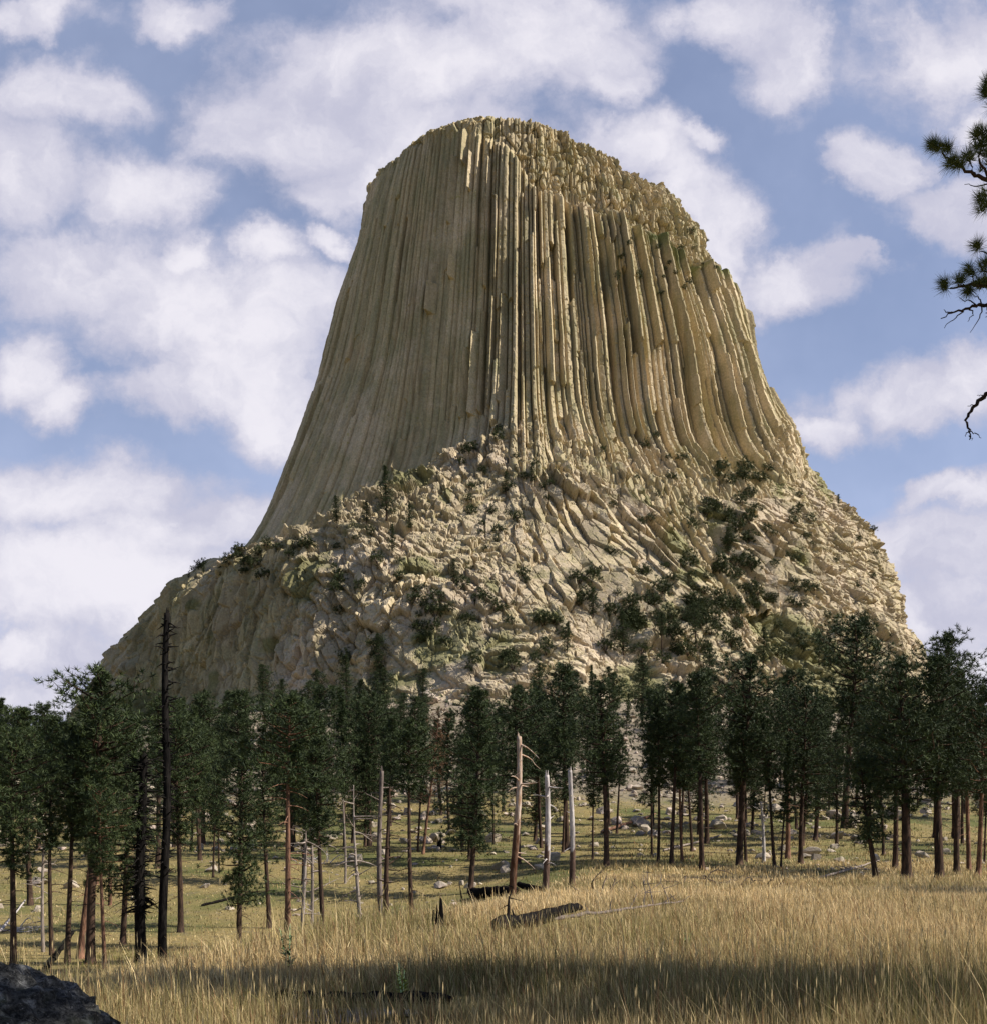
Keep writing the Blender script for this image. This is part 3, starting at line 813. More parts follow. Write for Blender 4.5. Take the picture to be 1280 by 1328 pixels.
# pines rooted on the rubble of the tower: (photo column, photo row of the foot, height in m, kind, label)
TP = [(500, 672, 16, 'full_a', 'tallest pine on the rubble, in the clump left of the column wall foot'), (438, 684, 9.5, 'full_b', 'round dark pine on the pale ledge left of the clump'),
      (475, 678, 7.5, 'full_b', 'small pine between the round pine and the tall clump'), (531, 690, 9, 'full_b', 'wide pine on the clump\'s right side'),
      (508, 716, 9, 'full_a', 'pine just below the tall clump on the rubble'), (590, 757, 7.5, 'full_b', 'lone small pine amid the middle rubble'),
      (395, 725, 8, 'full_b', 'dark pine on the shaded end of the ledge'), (262, 742, 4.6, 'full_b', 'flat-topped little pine on the shoulder skyline'),
      (243, 748, 3.0, 'full_b', 'tiny pine left of the flat-topped one on the skyline'), (285, 745, 4.2, 'full_b', 'small pine right of the flat-topped one on the skyline'),
      (1088, 652, 4.5, 'full_b', 'single shrubby pine on the right skyline'), (492, 880, 13, 'full_b', 'pine in front of the pale slabs at the apron foot'),
      (655, 640, 8, 'full_b', 'dark pine on the rubble below the corner of the columns'), (810, 852, 13, 'full_a', 'dense pine at the foot of the green gully'),
      (905, 846, 14, 'tall_c', 'tall pine on the grassy lower rubble'), (860, 852, 12, 'tall_b', 'open pine left of the grassy patch'),
      (770, 800, 9, 'full_b', 'pine on the rubble above the pink scree'), (735, 850, 9, 'full_a', 'pine beside the pale dead shrub'),
      (990, 866, 12, 'full_b', 'pine below the right boulders'), (1060, 870, 12, 'tall_c', 'pine before the right boulder wall'), (1125, 850, 13, 'tall_c', 'open pine before the right skyline cliff'),
      (935, 640, 11, 'tall_b', 'pine at the head of the dark gully'), (945, 720, 10, 'full_b', 'pine midway down the dark gully'), (690, 625, 7, 'full_b', 'pine near the column foot corner, right of the first')]
for px, py, H, key, lab in TP:
    q = on_tower(px, py)
    if q: plant(key, q[0], q[1] + .3, q[2] - .5, H, lab, 'pines rooted on the rubble apron', wide=1.25)


def bush_mesh(seed, n=70):
    r = np.random.default_rng(seed); K = Geo(); T = Geo()
    for _ in range(5):
        a = r.uniform(0, 6.28); e = np.array([math.cos(a) * .7, math.sin(a) * .7, r.uniform(.5, 1.1)]); T.tube([np.zeros(3) - [0, 0, .3], e * .5, e], [.05, .035, .015], 4, (1, 1, 1), cap=False)
    c = unit(r.normal(0, 1, (n, 3))) * r.uniform(.3, 1, (n, 1)) ** .5 * np.array([1, 1, .75]) + np.array([0, 0, .7])
    c += .25 * r.normal(0, 1, (n, 3))
    tufts(K, c, unit(c - [0, 0, .4]), r, 16, .38, .07, dark=(.03, .042, .014), light=(.085, .10, .032))
    return T.mesh('bush_stem', M_BARK), K.mesh('bush_foliage', M_LEAF)


BUSH = [bush_mesh(300 + i) for i in range(4)]


def place_bush(x, y, z, s, label, group, flat=1.0):
    o = link('shrub', None, loc=(x, y, z)); o.rotation_euler = (0, 0, random.uniform(0, 6.28)); o.scale = (s, s, s * flat)
    a, b = random.choice(BUSH); link('stem', a, o); link('foliage', b, o); tag(o, label, 'shrub', group)


def tower_shrubs():
    r = random.Random(8)
    zones = [((600, 535, 720, 720), 24, .9, 2.0), ((780, 560, 900, 720), 16, .8, 1.6), ((905, 600, 985, 800), 44, 1.2, 2.6), ((985, 600, 1060, 850), 34, .8, 1.9), ((740, 730, 900, 850), 44, 1.0, 2.6),
             ((540, 740, 740, 870), 40, .8, 2.2), ((430, 690, 560, 860), 18, .8, 2.0), ((250, 700, 400, 750), 26, .9, 2.2), ((800, 290, 935, 385), 26, .5, 1.2), ((860, 780, 960, 860), 26, 1.4, 2.8), ((1060, 680, 1160, 860), 14, .7, 1.6)]
    where = ['below the corner of the columns', 'among the leaning broken columns', 'in the dark gully right of the leaning columns', 'between the boulders right of the gully', 'on the lower rubble above the pink scree',
             'on the middle rubble', 'among the rounded boulders beside the dark buttress', 'on the pale ledge above the dark buttress', 'on the ledge high on the right wall', 'on the grassy foot of the gully', 'on the right boulder wall']
    for ((x0, y0, x1, y1), n, s0, s1), wh in zip(zones, where):
        for i in range(n):
            q = on_tower(r.uniform(x0, x1), r.uniform(y0, y1))
            if q: place_bush(q[0], q[1], q[2] - .4, r.uniform(s0, s1), 'dark green shrub growing ' + wh, 'shrubs ' + wh, r.uniform(.7, 1.2))


tower_shrubs()

# ------------------------------------------------------------------ dead trees
def snag(px, D, top, r0, mat, label, lean=0., seed=1, topk='broken', twigs=14, tw=1.2, bark=0., thick=1.):
    x, y, z = at_depth(px, D); H = EYE + (HY - top) / F * D - z
    T = snag_mesh(seed, H, r0, mat, lean, topk, twigs, tw, bark, thick)
    o = link('dead_tree', T.mesh('dead_tree', mat, True), loc=(x, y, z - .1)); tag(o, label, 'dead tree', 'dead standing trunks'); return o


snag(184, 55, 975, .28, M_BURNT, 'shorter, thicker black burnt snag with a shaggy broken top', seed=3, twigs=260, tw=.95, thick=1.7)
snag(213, 54, 792, .22, M_BURNT, 'tallest black burnt snag, rising far above the pines', lean=.01, seed=4, topk='broken', twigs=170, tw=.75, thick=1.6)
snag(394, 52, 1085, .105, M_DRYLOG, 'pale dead trunk with ragged bark left of the pair of grey ones', seed=5, tw=1.4)
snag(403, 56, 1060, .10, M_DRYLOG, 'thin grey dead trunk beside the pale ragged one', seed=6, twigs=24, tw=1.6)
snag(447, 92, 1032, .10, M_DRYLOG, 'thin straight pale dead pole without limbs', seed=7, twigs=1)
snag(466, 50, 1015, .11, M_DRYLOG, 'spindly dead trunk with many curled twigs', seed=8, topk='spire', twigs=30, tw=1.3, lean=-.02)
snag(495, 52, 997, .135, M_TWIGBARK, 'left one of the twin grey dead trunks', seed=9, topk='broken', twigs=22, tw=1.2)
snag(504, 51, 1003, .16, M_BARK, 'darker one of the twin dead trunks', seed=10, topk='spire', twigs=22, tw=1.0)
snag(708, 63, 1003, .19, M_GREYWOOD, 'middle bare trunk of three, snapped top and bleached bark', seed=12, twigs=9, tw=1.4, bark=.42, thick=1.4)
snag(740, 64, 997, .175, M_GREYWOOD, 'whitest bare trunk, the right one of three on the meadow', seed=13, twigs=4, tw=.9, bark=.42, thick=1.4)
snag(666, 62, 953, .205, M_SCAR, 'scarred bare trunk leaning slightly, left one of three on the meadow', seed=11, twigs=10, tw=1.6, lean=.03, bark=.40, thick=1.4)
snag(600, 44, 1140, .055, M_BURNT, 'thin black stick standing in the green grass', seed=15, twigs=0, topk='spire', lean=-.12)
snag(57, 62, 1080, .10, M_DRYLOG, 'thin grey dead stem by the left edge', seed=16, twigs=18, tw=1.3)
snag(145, 84, 1020, .14, M_REDBARK, 'red dead trunk standing back left of the burnt snags', seed=17, twigs=8)
snag(128, 92, 1010, .13, M_REDBARK, 'thinner red dead trunk next to the other red one', seed=18, twigs=8)
snag(990, 98, 1040, .16, M_GREYWOOD, 'pale dead trunk in the clump right of centre', seed=19, twigs=16, lean=-.05)


# dark bases of the charred meadow trunks
def stump(px, py, H, r0, label):
    x, y, z = ground_at(px, py); r = np.random.default_rng(int(px)); T = Geo()
    an = np.linspace(0, 6.283, 9)[:-1]
    T.tube([(0, 0, -.1), (0, 0, H * .25), (0.02, 0, H * .6)], [r0 * 1.3, r0, r0 * .9], 9)
    for a in an:
        h = H * r.uniform(.55, 1.0) if math.cos(a - .6) < .3 else H * r.uniform(.95, 1.5)
        b = np.array([math.cos(a), math.sin(a), 0]) * r0 * .75
        T.tube([b + [0, 0, 0], b + [0, 0, h * .6], b * .9 + [0, 0, h]], [r0 * .35, r0 * .3, .01], 5, cap=False)
    tag(link('burnt_stump', T.mesh('burnt_stump', M_BURNT), loc=(x, y, z)), label, 'stump')


stump(567, 1218, .62, .13, 'jagged black burnt stump standing in tall pale grass')
stump(570, 1102, 1.3, .22, 'small black stump among pale boulders beyond the meadow')


LOGS = []


def log(p0, p1, r0, r1, mat, label, branches=(), name='fallen_log', lift=.6, seed=1):
    LOGS.append((ground_at(*p0), ground_at(*p1)))
    """a log lying between two photo points on the ground; branches = (fraction, length, up, side)"""
    a = np.array(ground_at(*p0)); b = np.array(ground_at(*p1)); r = np.random.default_rng(seed); T = Geo()
    s = np.linspace(0, 1, 22); pts = a + s[:, None] * (b - a); pts[:, 2] = np.maximum(zt(pts[:, 0], pts[:, 1]) * .35 + pts[:, 2] * .65, zt(pts[:, 0], pts[:, 1]) - r0 * .3) + lift * r0
    pts[:, 1:] += (.25 * r0 * np.sin(s * 7 + seed))[:, None] * [1, .6] + r.normal(0, .012, (22, 2)); rad = (r0 + (r1 - r0) * s) * r.uniform(.82, 1.12, 22); rad[0] *= .5; rad[-1] *= .55
    base = pts[0].copy(); T.tube(pts - base, rad, 9)
    L = np.linalg.norm(b - a); d = (b - a) / L; side = np.array([-d[1], d[0], 0])
    for (f, ln, up, sd) in branches:
        q = np.array([np.interp(f, s, pts[:, i]) for i in range(3)]) - base; u = np.linspace(0, 1, 5)
        dv = d * .45 + np.array([0, 0, up]) + side * sd; dv /= np.linalg.norm(dv)
        bp = q + u[:, None] * ln * dv + r.normal(0, .05, (5, 3)) * u[:, None] * ln
        T.tube(bp, np.linspace(min(r0 * .45, .05), .008, 5), 5, cap=False)
        for _ in range(3 if ln > .6 else 0):
            e = bp[r.integers(2, 5)]; T.tube([e, e + r.normal(0, .35, 3) * ln * np.array([1, 1, .8]) + np.array([0, 0, .12 * ln])], [.014, .004], 4, cap=False)
    tag(link(name, T.mesh(name, mat, True), loc=base), label, 'log', 'fallen dead wood'); return pts


log((640, 1217), (752, 1188), .19, .13, M_BURNT, 'thick charred log lying in the tall straw grass', [(.12, .75, 1.6, 0), (.2, .35, 1.0, .4)], lift=1.25, seed=2)
log((718, 1204), (886, 1178), .05, .028, M_TWIGBARK, 'long thin weathered log with upright stub branches in the straw grass',
    [(.2, .3, .5, .3), (.35, .35, 1, 0), (.5, .45, .8, -.3), (.62, .9, 1.1, .1), (.7, 1.1, .9, .3), (.78, .5, .5, -.6), (.85, 1.0, .9, .5), (.93, .5, .4, .5), (.97, .4, .3, -.4)], lift=4.6, seed=3)
log((612, 1164), (672, 1162), .40, .34, M_BURNT, 'fat black log behind the scarred trunk', lift=.9, seed=4)
log((672, 1150), (708, 1160), .22, .18, M_BURNT, 'black log slanting between the scarred and middle bare trunks', lift=1.1, seed=5)
log((780, 1082), (850, 1058), .22, .14, M_REDBARK, 'reddish log lying across the slope right of the bare trunks', [(.5, .9, .5, .5)], lift=1.2, seed=6)
log((860, 1105), (935, 1085), .12, .08, M_DRYLOG, 'grey log on the slope behind the slim pines', [(.3, 1.0, .6, .5), (.7, 1.2, .6, -.4)], lift=1.3, seed=7)
log((1060, 1142), (1140, 1118), .10, .06, M_DRYLOG, 'thin grey log left of the dark pine group', [(.4, .8, .5, .3)], lift=1.5, seed=8)
log((0, 1212), (34, 1170), .09, .05, M_GREYWOOD, 'pale log leaning upslope at the left edge', [(.5, .9, .8, .3)], lift=2, seed=9)
log((262, 1176), (330, 1160), .10, .07, M_BURNT, 'dark thin log on the sunlit slope between the pines', lift=1.2, seed=10)
log((60, 1262), (96, 1212), .13, .11, M_BURNT, 'charred log pointing uphill beside the speckled rock', [(.8, .4, 1, .5)], lift=1.6, seed=11)


def brushpile(px, py, w, n, label, seed, mat=M_TWIG, h=.7):
    x, y, z = ground_at(px, py); r = np.random.default_rng(seed); T = Geo()
    for _ in range(n):
        c = np.array([r.normal(0, w * .42), r.normal(0, w * .3), .05]); d = np.array([r.normal(0, 1), r.normal(0, .6), r.uniform(.05, h)]); d /= np.linalg.norm(d); L = r.uniform(.5, 1.6) * w * .42
        s = np.linspace(0, 1, 6); bow = r.normal(0, .16, 3) * L; pts = c + s[:, None] * d * L + np.sin(s * 3.1)[:, None] * bow; pts[:, 2] = np.maximum(pts[:, 2], .02)
        T.tube(pts, np.linspace(.05, .012, 6), 4, cap=False)
        for k in (2, 3, 4):
            e = pts[k]; T.tube([e, e + d * L * .2 + r.normal(0, .16, 3) * L + [0, 0, .08]], [.014, .005], 3, cap=False)
    tag(link('brush_pile', T.mesh('brush_pile', mat), loc=(x, y, z)), label, 'dead branches', 'tangles of dead branches')


brushpile(800, 1164, 2.0, 10, 'dark dead branches fanned out right of the white bare trunk', 1, M_TWIG)
brushpile(905, 1152, 3.4, 30, 'wide grey tangle of twigs at the meadow edge', 2, M_TWIG, .35)
brushpile(955, 1148, 2.4, 18, 'low tangle of twigs beside the wider one', 3, M_TWIG, .3)
brushpile(410, 1120, 2.4, 18, 'grey dead twigs low between the pale dead trunks', 4, M_GREYWOOD)
brushpile(1110, 1128, 2.6, 14, 'sticks on the slope left of the crooked low pine', 5, M_DRYLOG, .4)
brushpile(25, 1208, 2.6, 14, 'sticks on the slope at the left edge', 6, M_GREYWOOD, .5)

# ------------------------------------------------------------------ boulders
def boulder_mesh(seed, mat, sub=2, flat=.7, noise=.06):
    r = random.Random(seed); bm = bmesh.new()
    for _ in range(15):
        v = Vector((r.gauss(0, 1), r.gauss(0, 1), r.gauss(0, 1))).normalized() * r.uniform(.8, 1.05); bm.verts.new((v.x * r.uniform(.85, 1.15), v.y, v.z * flat))
    bmesh.ops.convex_hull(bm, input=bm.verts)
    bmesh.ops.delete(bm, geom=[v for v in bm.verts if not v.link_faces], context='VERTS')
    bmesh.ops.bevel(bm, geom=bm.edges[:], offset=.07, segments=1, affect='EDGES', clamp_overlap=True)
    bmesh.ops.triangulate(bm, faces=bm.faces[:])
    bmesh.ops.subdivide_edges(bm, edges=bm.edges[:], cuts=sub, use_grid_fill=True)
    co = np.array([v.co for v in bm.verts]); dsp = fbm(co + seed * 7, .8, 4, seed) * noise * 2
    for v, k in zip(bm.verts, dsp): v.co *= 1 + float(k)
    me = bpy.data.meshes.new('boulder'); bm.to_mesh(me); bm.free()
    at = me.color_attributes.new('tint', 'FLOAT_COLOR', 'POINT'); at.data.foreach_set('color', np.ones(len(me.vertices) * 4, np.float32))
    me.materials.append(mat); return me


BOULD = [boulder_mesh(400 + i, M_BOULDER, 2, [.6, .75, .9, .5][i % 4]) for i in range(8)]


def place_boulder(x, y, z, s, label, group='boulders lying below the tower', r=random, name='boulder'):
    o = link(name, r.choice(BOULD), loc=(x, y, z + s * .22)); o.scale = (s * r.uniform(.85, 1.3), s * r.uniform(.8, 1.1), s * r.uniform(.75, 1.05))
    o.rotation_euler = (r.uniform(-.4, .4), r.uniform(-.4, .4), r.uniform(0, 6.28)); tag(o, label, 'boulder', group)


BL = [(462, 1118, 30, 'large dark rounded boulder in shade behind the spindly dead trunk'), (650, 1128, 34, 'big grey boulder left of the scarred bare trunk'), (655, 1131, 18, 'small pale boulder touching the big grey one'),
      (718, 1116, 24, 'whitish boulder between the middle and white bare trunks'), (700, 1128, 20, 'tan boulder just left of the middle bare trunk'), (930, 1075, 34, 'tall angular boulder with pale top among slim pines'),
      (988, 1062, 18, 'dark-fronted boulder upslope of the clump'), (989, 1114, 22, 'flat pale boulder at the clump\'s foot'), (1050, 1110, 28, 'split pale boulder right of the clump'), (1085, 1088, 26, 'square brown boulder under the open pine'),
      (1088, 1118, 20, 'dark and pale boulder on the meadow edge'), (1118, 1136, 15, 'lone tan boulder left of the crooked pine'), (1198, 1112, 24, 'grey boulder between the stout trunks'), (1083, 1062, 30, 'broad pale boulder behind the square brown one'),
      (95, 1152, 24, 'pale boulder between two trunks at left'), (266, 1152, 15, 'rounded pale boulder on the sunny patch at left'), (50, 1182, 18, 'flat grey boulder low at left'), (825, 1072, 16, 'pale block beside the reddish log'),
      (853, 1075, 18, 'darker block right of the pale one'), (830, 1112, 14, 'small tan boulder on the meadow edge right of the bare trunks'), (500, 1108, 20, 'pale boulder behind the twin dead trunks'), (525, 1094, 22, 'boulder behind the black trunk'),
      (565, 1092, 26, 'pale boulder beside the red dead pine'), (585, 1082, 20, 'whitish boulder left of the dense pine'), (640, 1092, 24, 'pale boulder behind the dense pine'), (770, 1098, 16, 'low boulder right of the white trunk'),
      (955, 1106, 14, 'tiny pale boulder beside the thick trunk'), (1105, 1062, 20, 'pale boulder touching the dark group'), (1140, 1075, 18, 'boulder showing through the dark group'), (430, 1090, 22, 'pale boulder right of the grey dead trunk')]
_r = random.Random(3)
for px, py, w, lab in BL:
    x, y, z = ground_at(px, py); place_boulder(x, y, z, w / F * y * .5, lab, r=_r)


def scatter_boulders():
    r = random.Random(12); items = []
    while len(items) < 290:
        px = r.uniform(-10, 1290); D = r.uniform(88, 292); x, y, z = at_depth(px, D); rad = math.hypot(x - TX, y - TY)
        if rad < 148 or r.random() > .12 + .88 * float(1 - sstep(np.array(rad), 200, 345)): continue
        items.append((x, y, z, min(3.2, r.lognormvariate(-.12, .55)) * (.8 + .5 * (rad < 230)), rad))
    for x, y, z, s, rad in items:
        wh = 'on the steep scree below the tower' if rad < 215 else 'on the slope among the pines' if rad < 285 else 'on the grass at the foot of the slope'
        place_boulder(x, y, z, s, ('large' if s > 1.6 else 'middling' if s > .9 else 'small') + ' pale angular boulder lying ' + wh, 'loose boulders lying ' + wh + (' large' if s > 1.6 else ' middling' if s > .9 else ' small'), r)
    # countless smaller stones as one sheet of scree
    q = np.random.default_rng(77); n = 15000; px = q.uniform(-20, 1300, n); D = q.uniform(78, 300, n); X = (px - CX) / F * D
    rad = np.hypot(X - TX, D - TY); keep = (rad > 146) & (q.random(n) < .12 + .88 * (1 - sstep(rad, 190, 325))); keep &= (fbm(np.stack([X, D, 0 * X], -1), 12, 3, 301) > -.12) | (rad < 190); X, D = X[keep], D[keep]; Z = zt(X, D)
    src = []
    for me in BOULD[:4]:
        bm = bmesh.new(); bm.from_mesh(me); v = np.array([k.co for k in bm.verts]); hull = bmesh.ops.convex_hull(bm, input=bm.verts)
        bm.free(); pick = np.random.default_rng(len(src)).permutation(len(v))[:40]
        b2 = bmesh.new(); [b2.verts.new(k) for k in v[pick]]; bmesh.ops.convex_hull(b2, input=b2.verts); bmesh.ops.delete(b2, geom=[k for k in b2.verts if not k.link_faces], context='VERTS')
        bmesh.ops.triangulate(b2, faces=b2.faces[:]); b2.verts.index_update(); src.append((np.array([k.co for k in b2.verts]), np.array([[k.index for k in f.verts] for f in b2.faces]))); b2.free()
    Vs, Fs, Cs, n0 = [], [], [], 0
    for i in range(len(X)):
        v, f = src[i % 4]; a = q.uniform(0, 6.28); s = min(1.3, q.lognormal(-1.0, .55)) * float(np.clip(.35 + (D[i] - 80) / 110, .35, 1)); ca, sa = math.cos(a), math.sin(a)
        w = v * s * q.uniform(.7, 1.2, 3); w = np.stack([w[:, 0] * ca - w[:, 1] * sa, w[:, 0] * sa + w[:, 1] * ca, w[:, 2] + s * .15], -1) + [X[i], D[i], Z[i]]
        Vs.append(w); Fs.append(f + n0); n0 += len(v); Cs.append(np.full((len(v), 3), q.uniform(.75, 1.25)))
    tag(link('scree', mesh_np('scree', np.concatenate(Vs), np.concatenate(Fs), M_BOULDER, False, np.concatenate(Cs))), 'scattered small stones of the scree below the tower', 'scree', kind='stuff')


scatter_boulders()

# dark speckled rock at the lower left corner, close to the lens
def dark_rock():
    bm = bmesh.new(); bmesh.ops.create_icosphere(bm, subdivisions=6, radius=1)
    co = np.array([v.co for v in bm.verts]); n = fbm(co * 1.0, .9, 4, 5); f1, f2, h, dl = cells(co, .10, 6); g1, g2, hh, _ = cells(co, .035, 9)
    co = co * (1 + .10 * n + .05 * (h[:, 0] - .5) + .045 * (hh[:, 0] - .5))[:, None] * [1.12, 1.0, 1.0]
    for v, c in zip(bm.verts, co): v.co = c
    me = bpy.data.meshes.new('rock'); bm.to_mesh(me); bm.free()
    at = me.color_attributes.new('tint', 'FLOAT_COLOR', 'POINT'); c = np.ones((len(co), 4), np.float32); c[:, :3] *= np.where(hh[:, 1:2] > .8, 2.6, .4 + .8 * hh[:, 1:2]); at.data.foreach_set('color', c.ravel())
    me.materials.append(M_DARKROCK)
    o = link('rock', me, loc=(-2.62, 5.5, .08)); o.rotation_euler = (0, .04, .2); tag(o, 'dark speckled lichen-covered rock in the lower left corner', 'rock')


dark_rock()
_x, _y, _z = ground_at(1036, 1282)
place_boulder(_x, _y, _z + .02, .17, 'small reddish brown rock poking out of the meadow grass', 'rocks in the meadow', _r, 'rock')
_x, _y, _z = ground_at(455, 1322)
o_ = link('flat_rock', BOULD[3], loc=(_x, _y + .1, _z + .02)); o_.scale = (1.0, .42, .16); tag(o_, 'flat pinkish rock in short grass at the bottom edge', 'rock')
log((360, 1300), (585, 1303), .11, .09, M_BURNT, 'charred log half sunk in grass near the bottom edge', lift=.35, seed=21)  # dark tube laid in place of the shadow under a low bank


# ------------------------------------------------------------------ near pines on the right, partly outside the frame
def near_pine():
    r = np.random.default_rng(55); T = Geo(); K = Geo(); H = 17.0; base = np.array([10.6, 13.5, float(zt(np.array([10.6]), np.array([13.5]))[0])])
    hs = np.linspace(0, H, 20); T.tube(np.stack([.1 * np.sin(hs * .4), .08 * np.sin(hs * .3), hs], -1), .27 * (1 - hs / H) ** .8 + .03 + .1 * np.exp(-hs / .4), 12)
    D = 13.5
    def P(px, py, dy=0.): return np.array([(px - CX) / F * (D + dy), D + dy, EYE + (HY - py) / F * (D + dy)]) - base
    def clump(p, size, out, n=7):
        c = p + r.normal(0, .33, (n, 3)) * size
        tufts(K, c, np.tile(unit(np.asarray(out, float)), (n, 1)), r, 42, .135, .0062, dark=(.055, .075, .022), light=(.17, .19, .06))
    def limb(pts, r0, r1, col=(.8, .75, .7)):
        pts = np.array(pts); s = np.linspace(0, 1, len(pts)); u = np.linspace(0, 1, len(pts) * 3); q = np.stack([np.interp(u, s, pts[:, i]) for i in range(3)], -1); q += r.normal(0, .008, q.shape)
        T.tube(q, np.linspace(r0, r1, len(u)), 6, col, cap=False)
    tr = lambda h: np.array([0.1 * math.sin(h * .4), .08 * math.sin(h * .3), h])
    # upper living branch
    limb([tr(8.6), P(1400, 265, .3), P(1300, 243), P(1280, 236), P(1262, 226), P(1245, 216), P(1230, 205), P(1219, 198)], .036, .008)
    limb([P(1264, 227), P(1260, 220), P(1257, 209)], .012, .006); limb([P(1290, 240), P(1276, 222), P(1268, 205), P(1272, 190)], .018, .008)
    limb([P(1282, 237), P(1266, 242), P(1252, 239)], .009, .003); limb([P(1300, 243), P(1288, 225), P(1282, 214)], .016, .008)
    for px, py, s, o in ((1220, 190, .10, (-1, 0, .4)), (1211, 188, .06, (-1, 0, .3)), (1229, 194, .07, (-.6, 0, .8)), (1235, 211, .08, (-1, 0, .1)), (1243, 215, .05, (.3, 0, .8)), (1256, 206, .09, (-.2, 0, 1)), (1272, 184, .13, (-.3, 0, 1)), (1266, 178, .08, (-.5, 0, .8)), (1277, 200, .12, (0, 0, 1)),
                         (1280, 178, .12, (.3, 0, 1)), (1284, 212, .12, (0, 0, 1)), (1290, 195, .16, (0, 0, 1))): clump(P(px, py), s, o)
    limb([tr(10.2), P(1400, 190), P(1300, 140), P(1284, 128)], .05, .015)
    for px, py, s in ((1280, 120, .10), (1283, 108, .08), (1290, 130, .14)): clump(P(px, py), s, (-.4, 0, .8))
    limb([tr(7.9), P(1390, 280), P(1300, 268), P(1280, 263)], .04, .014)
    for px, py, s in ((1275, 259, .10), (1279, 268, .10), (1288, 262, .13)): clump(P(px, py), s, (-.7, 0, .3))
    # middle branch
    limb([tr(7.0), P(1390, 370), P(1300, 366), P(1282, 371), P(1262, 369), P(1244, 372), P(1232, 375)], .045, .008)
    limb([P(1290, 367), P(1278, 352), P(1272, 345)], .014, .006); limb([P(1300, 340), P(1284, 329), P(1270, 325)], .014, .006); limb([P(1272, 370), P(1262, 364), P(1258, 358)], .01, .005)
    for px, py, s, o in ((1268, 322, .06, (-1, 0, .6)), (1278, 346, .09, (-.4, 0, .8)), (1258, 356, .09, (-.7, 0, .8)), (1272, 367, .11, (-.3, 0, .6)), (1226, 373, .06, (-1, 0, .2)), (1244, 366, .04, (0, 0, 1)), (1257, 375, .05, (-.3, 0, -.6)), (1286, 370, .13, (0, 0, .5)), (1288, 340, .13, (0, 0, 1))): clump(P(px, py), s, o)
    # dead twigs
    dk = (.7, .65, .6)
    limb([tr(6.6), P(1380, 385), P(1300, 390), P(1282, 395), P(1264, 396), P(1248, 402), P(1234, 406), P(1220, 412)], .035, .005, dk)
    for pts in (((1250, 401), (1240, 412), (1224, 425)), ((1274, 396), (1270, 412), (1258, 432)), ((1268, 397), (1254, 390), (1244, 386)), ((1272, 395), (1268, 385), (1262, 383)), ((1256, 400), (1262, 408), (1254, 416)), ((1280, 396), (1281, 405), (1277, 412)), ((1236, 405), (1229, 405), (1222, 402))): limb([P(*p) for p in pts], .009, .003, dk)
    limb([tr(5.2), P(1390, 490), P(1300, 505), P(1280, 511), P(1268, 520), P(1257, 533), P(1252, 548), P(1256, 560), P(1258, 570)], .04, .006, dk)
    for pts in (((1280, 511), (1272, 513), (1267, 512)), ((1264, 525), (1256, 527)), ((1256, 560), (1250, 566)), ((1256, 560), (1266, 563), (1272, 568)), ((1257, 566), (1261, 571))): limb([P(*p) for p in pts], .007, .003, dk)
    # the rest of the crown, beyond the edge of the picture
    for b in range(84):
        t = r.uniform(0, 1); h = 6.0 + 10.8 * t; a = r.uniform(0, 6.28); L = 2.3 * (1 - t ** 2) ** .6 * r.uniform(.6, 1.1) + .3
        d = np.array([math.cos(a), math.sin(a) * (.5 if math.sin(a) > 0 else 1.1), .1 + .3 * t]); s = np.linspace(0, 1, 4); pts = tr(h) + s[:, None] * L * d; T.tube(pts, np.linspace(.05, .012, 4), 4, (.8, .75, .7), cap=False)
        m = 36; u = r.uniform(.3, 1, m); q = pts[0] + u[:, None] * (pts[-1] - pts[0]) + r.normal(0, .28, (m, 3)); ok = (q[:, 0] + base[0]) / (q[:, 1] + base[1]) * F + CX > 1315
        tufts(K, q[ok], np.tile(unit(d), (ok.sum(), 1)), r, 20, .27, .05)
    o = link('pine_tree', None, loc=base); tag(o, 'near pine at the right edge, only twig ends and needle tufts in view', 'pine tree')
    link('trunk', T.mesh('near_trunk', M_BARK, True), o); link('crown', K.mesh('near_crown', M_NEEDLE), o)


near_pine()
# neighbours of the near pine just out of view; their shade lies across the grass, and the nearest is added to shade the corner rock
for X_, Y_, H_, k_ in ((7.4, 5.6, 13, 'stout_a'), (14.8, 10.6, 15, 'tall_c'), (29.5, 53, 14, 'stout_a'), (34, 56, 14, 'tall_c')):
    o_ = plant(k_, X_, Y_, float(zt(np.array([X_]), np.array([Y_]))[0]), H_, 'unseen pine beyond the right edge that casts shade into view', 'pines beyond the right edge')


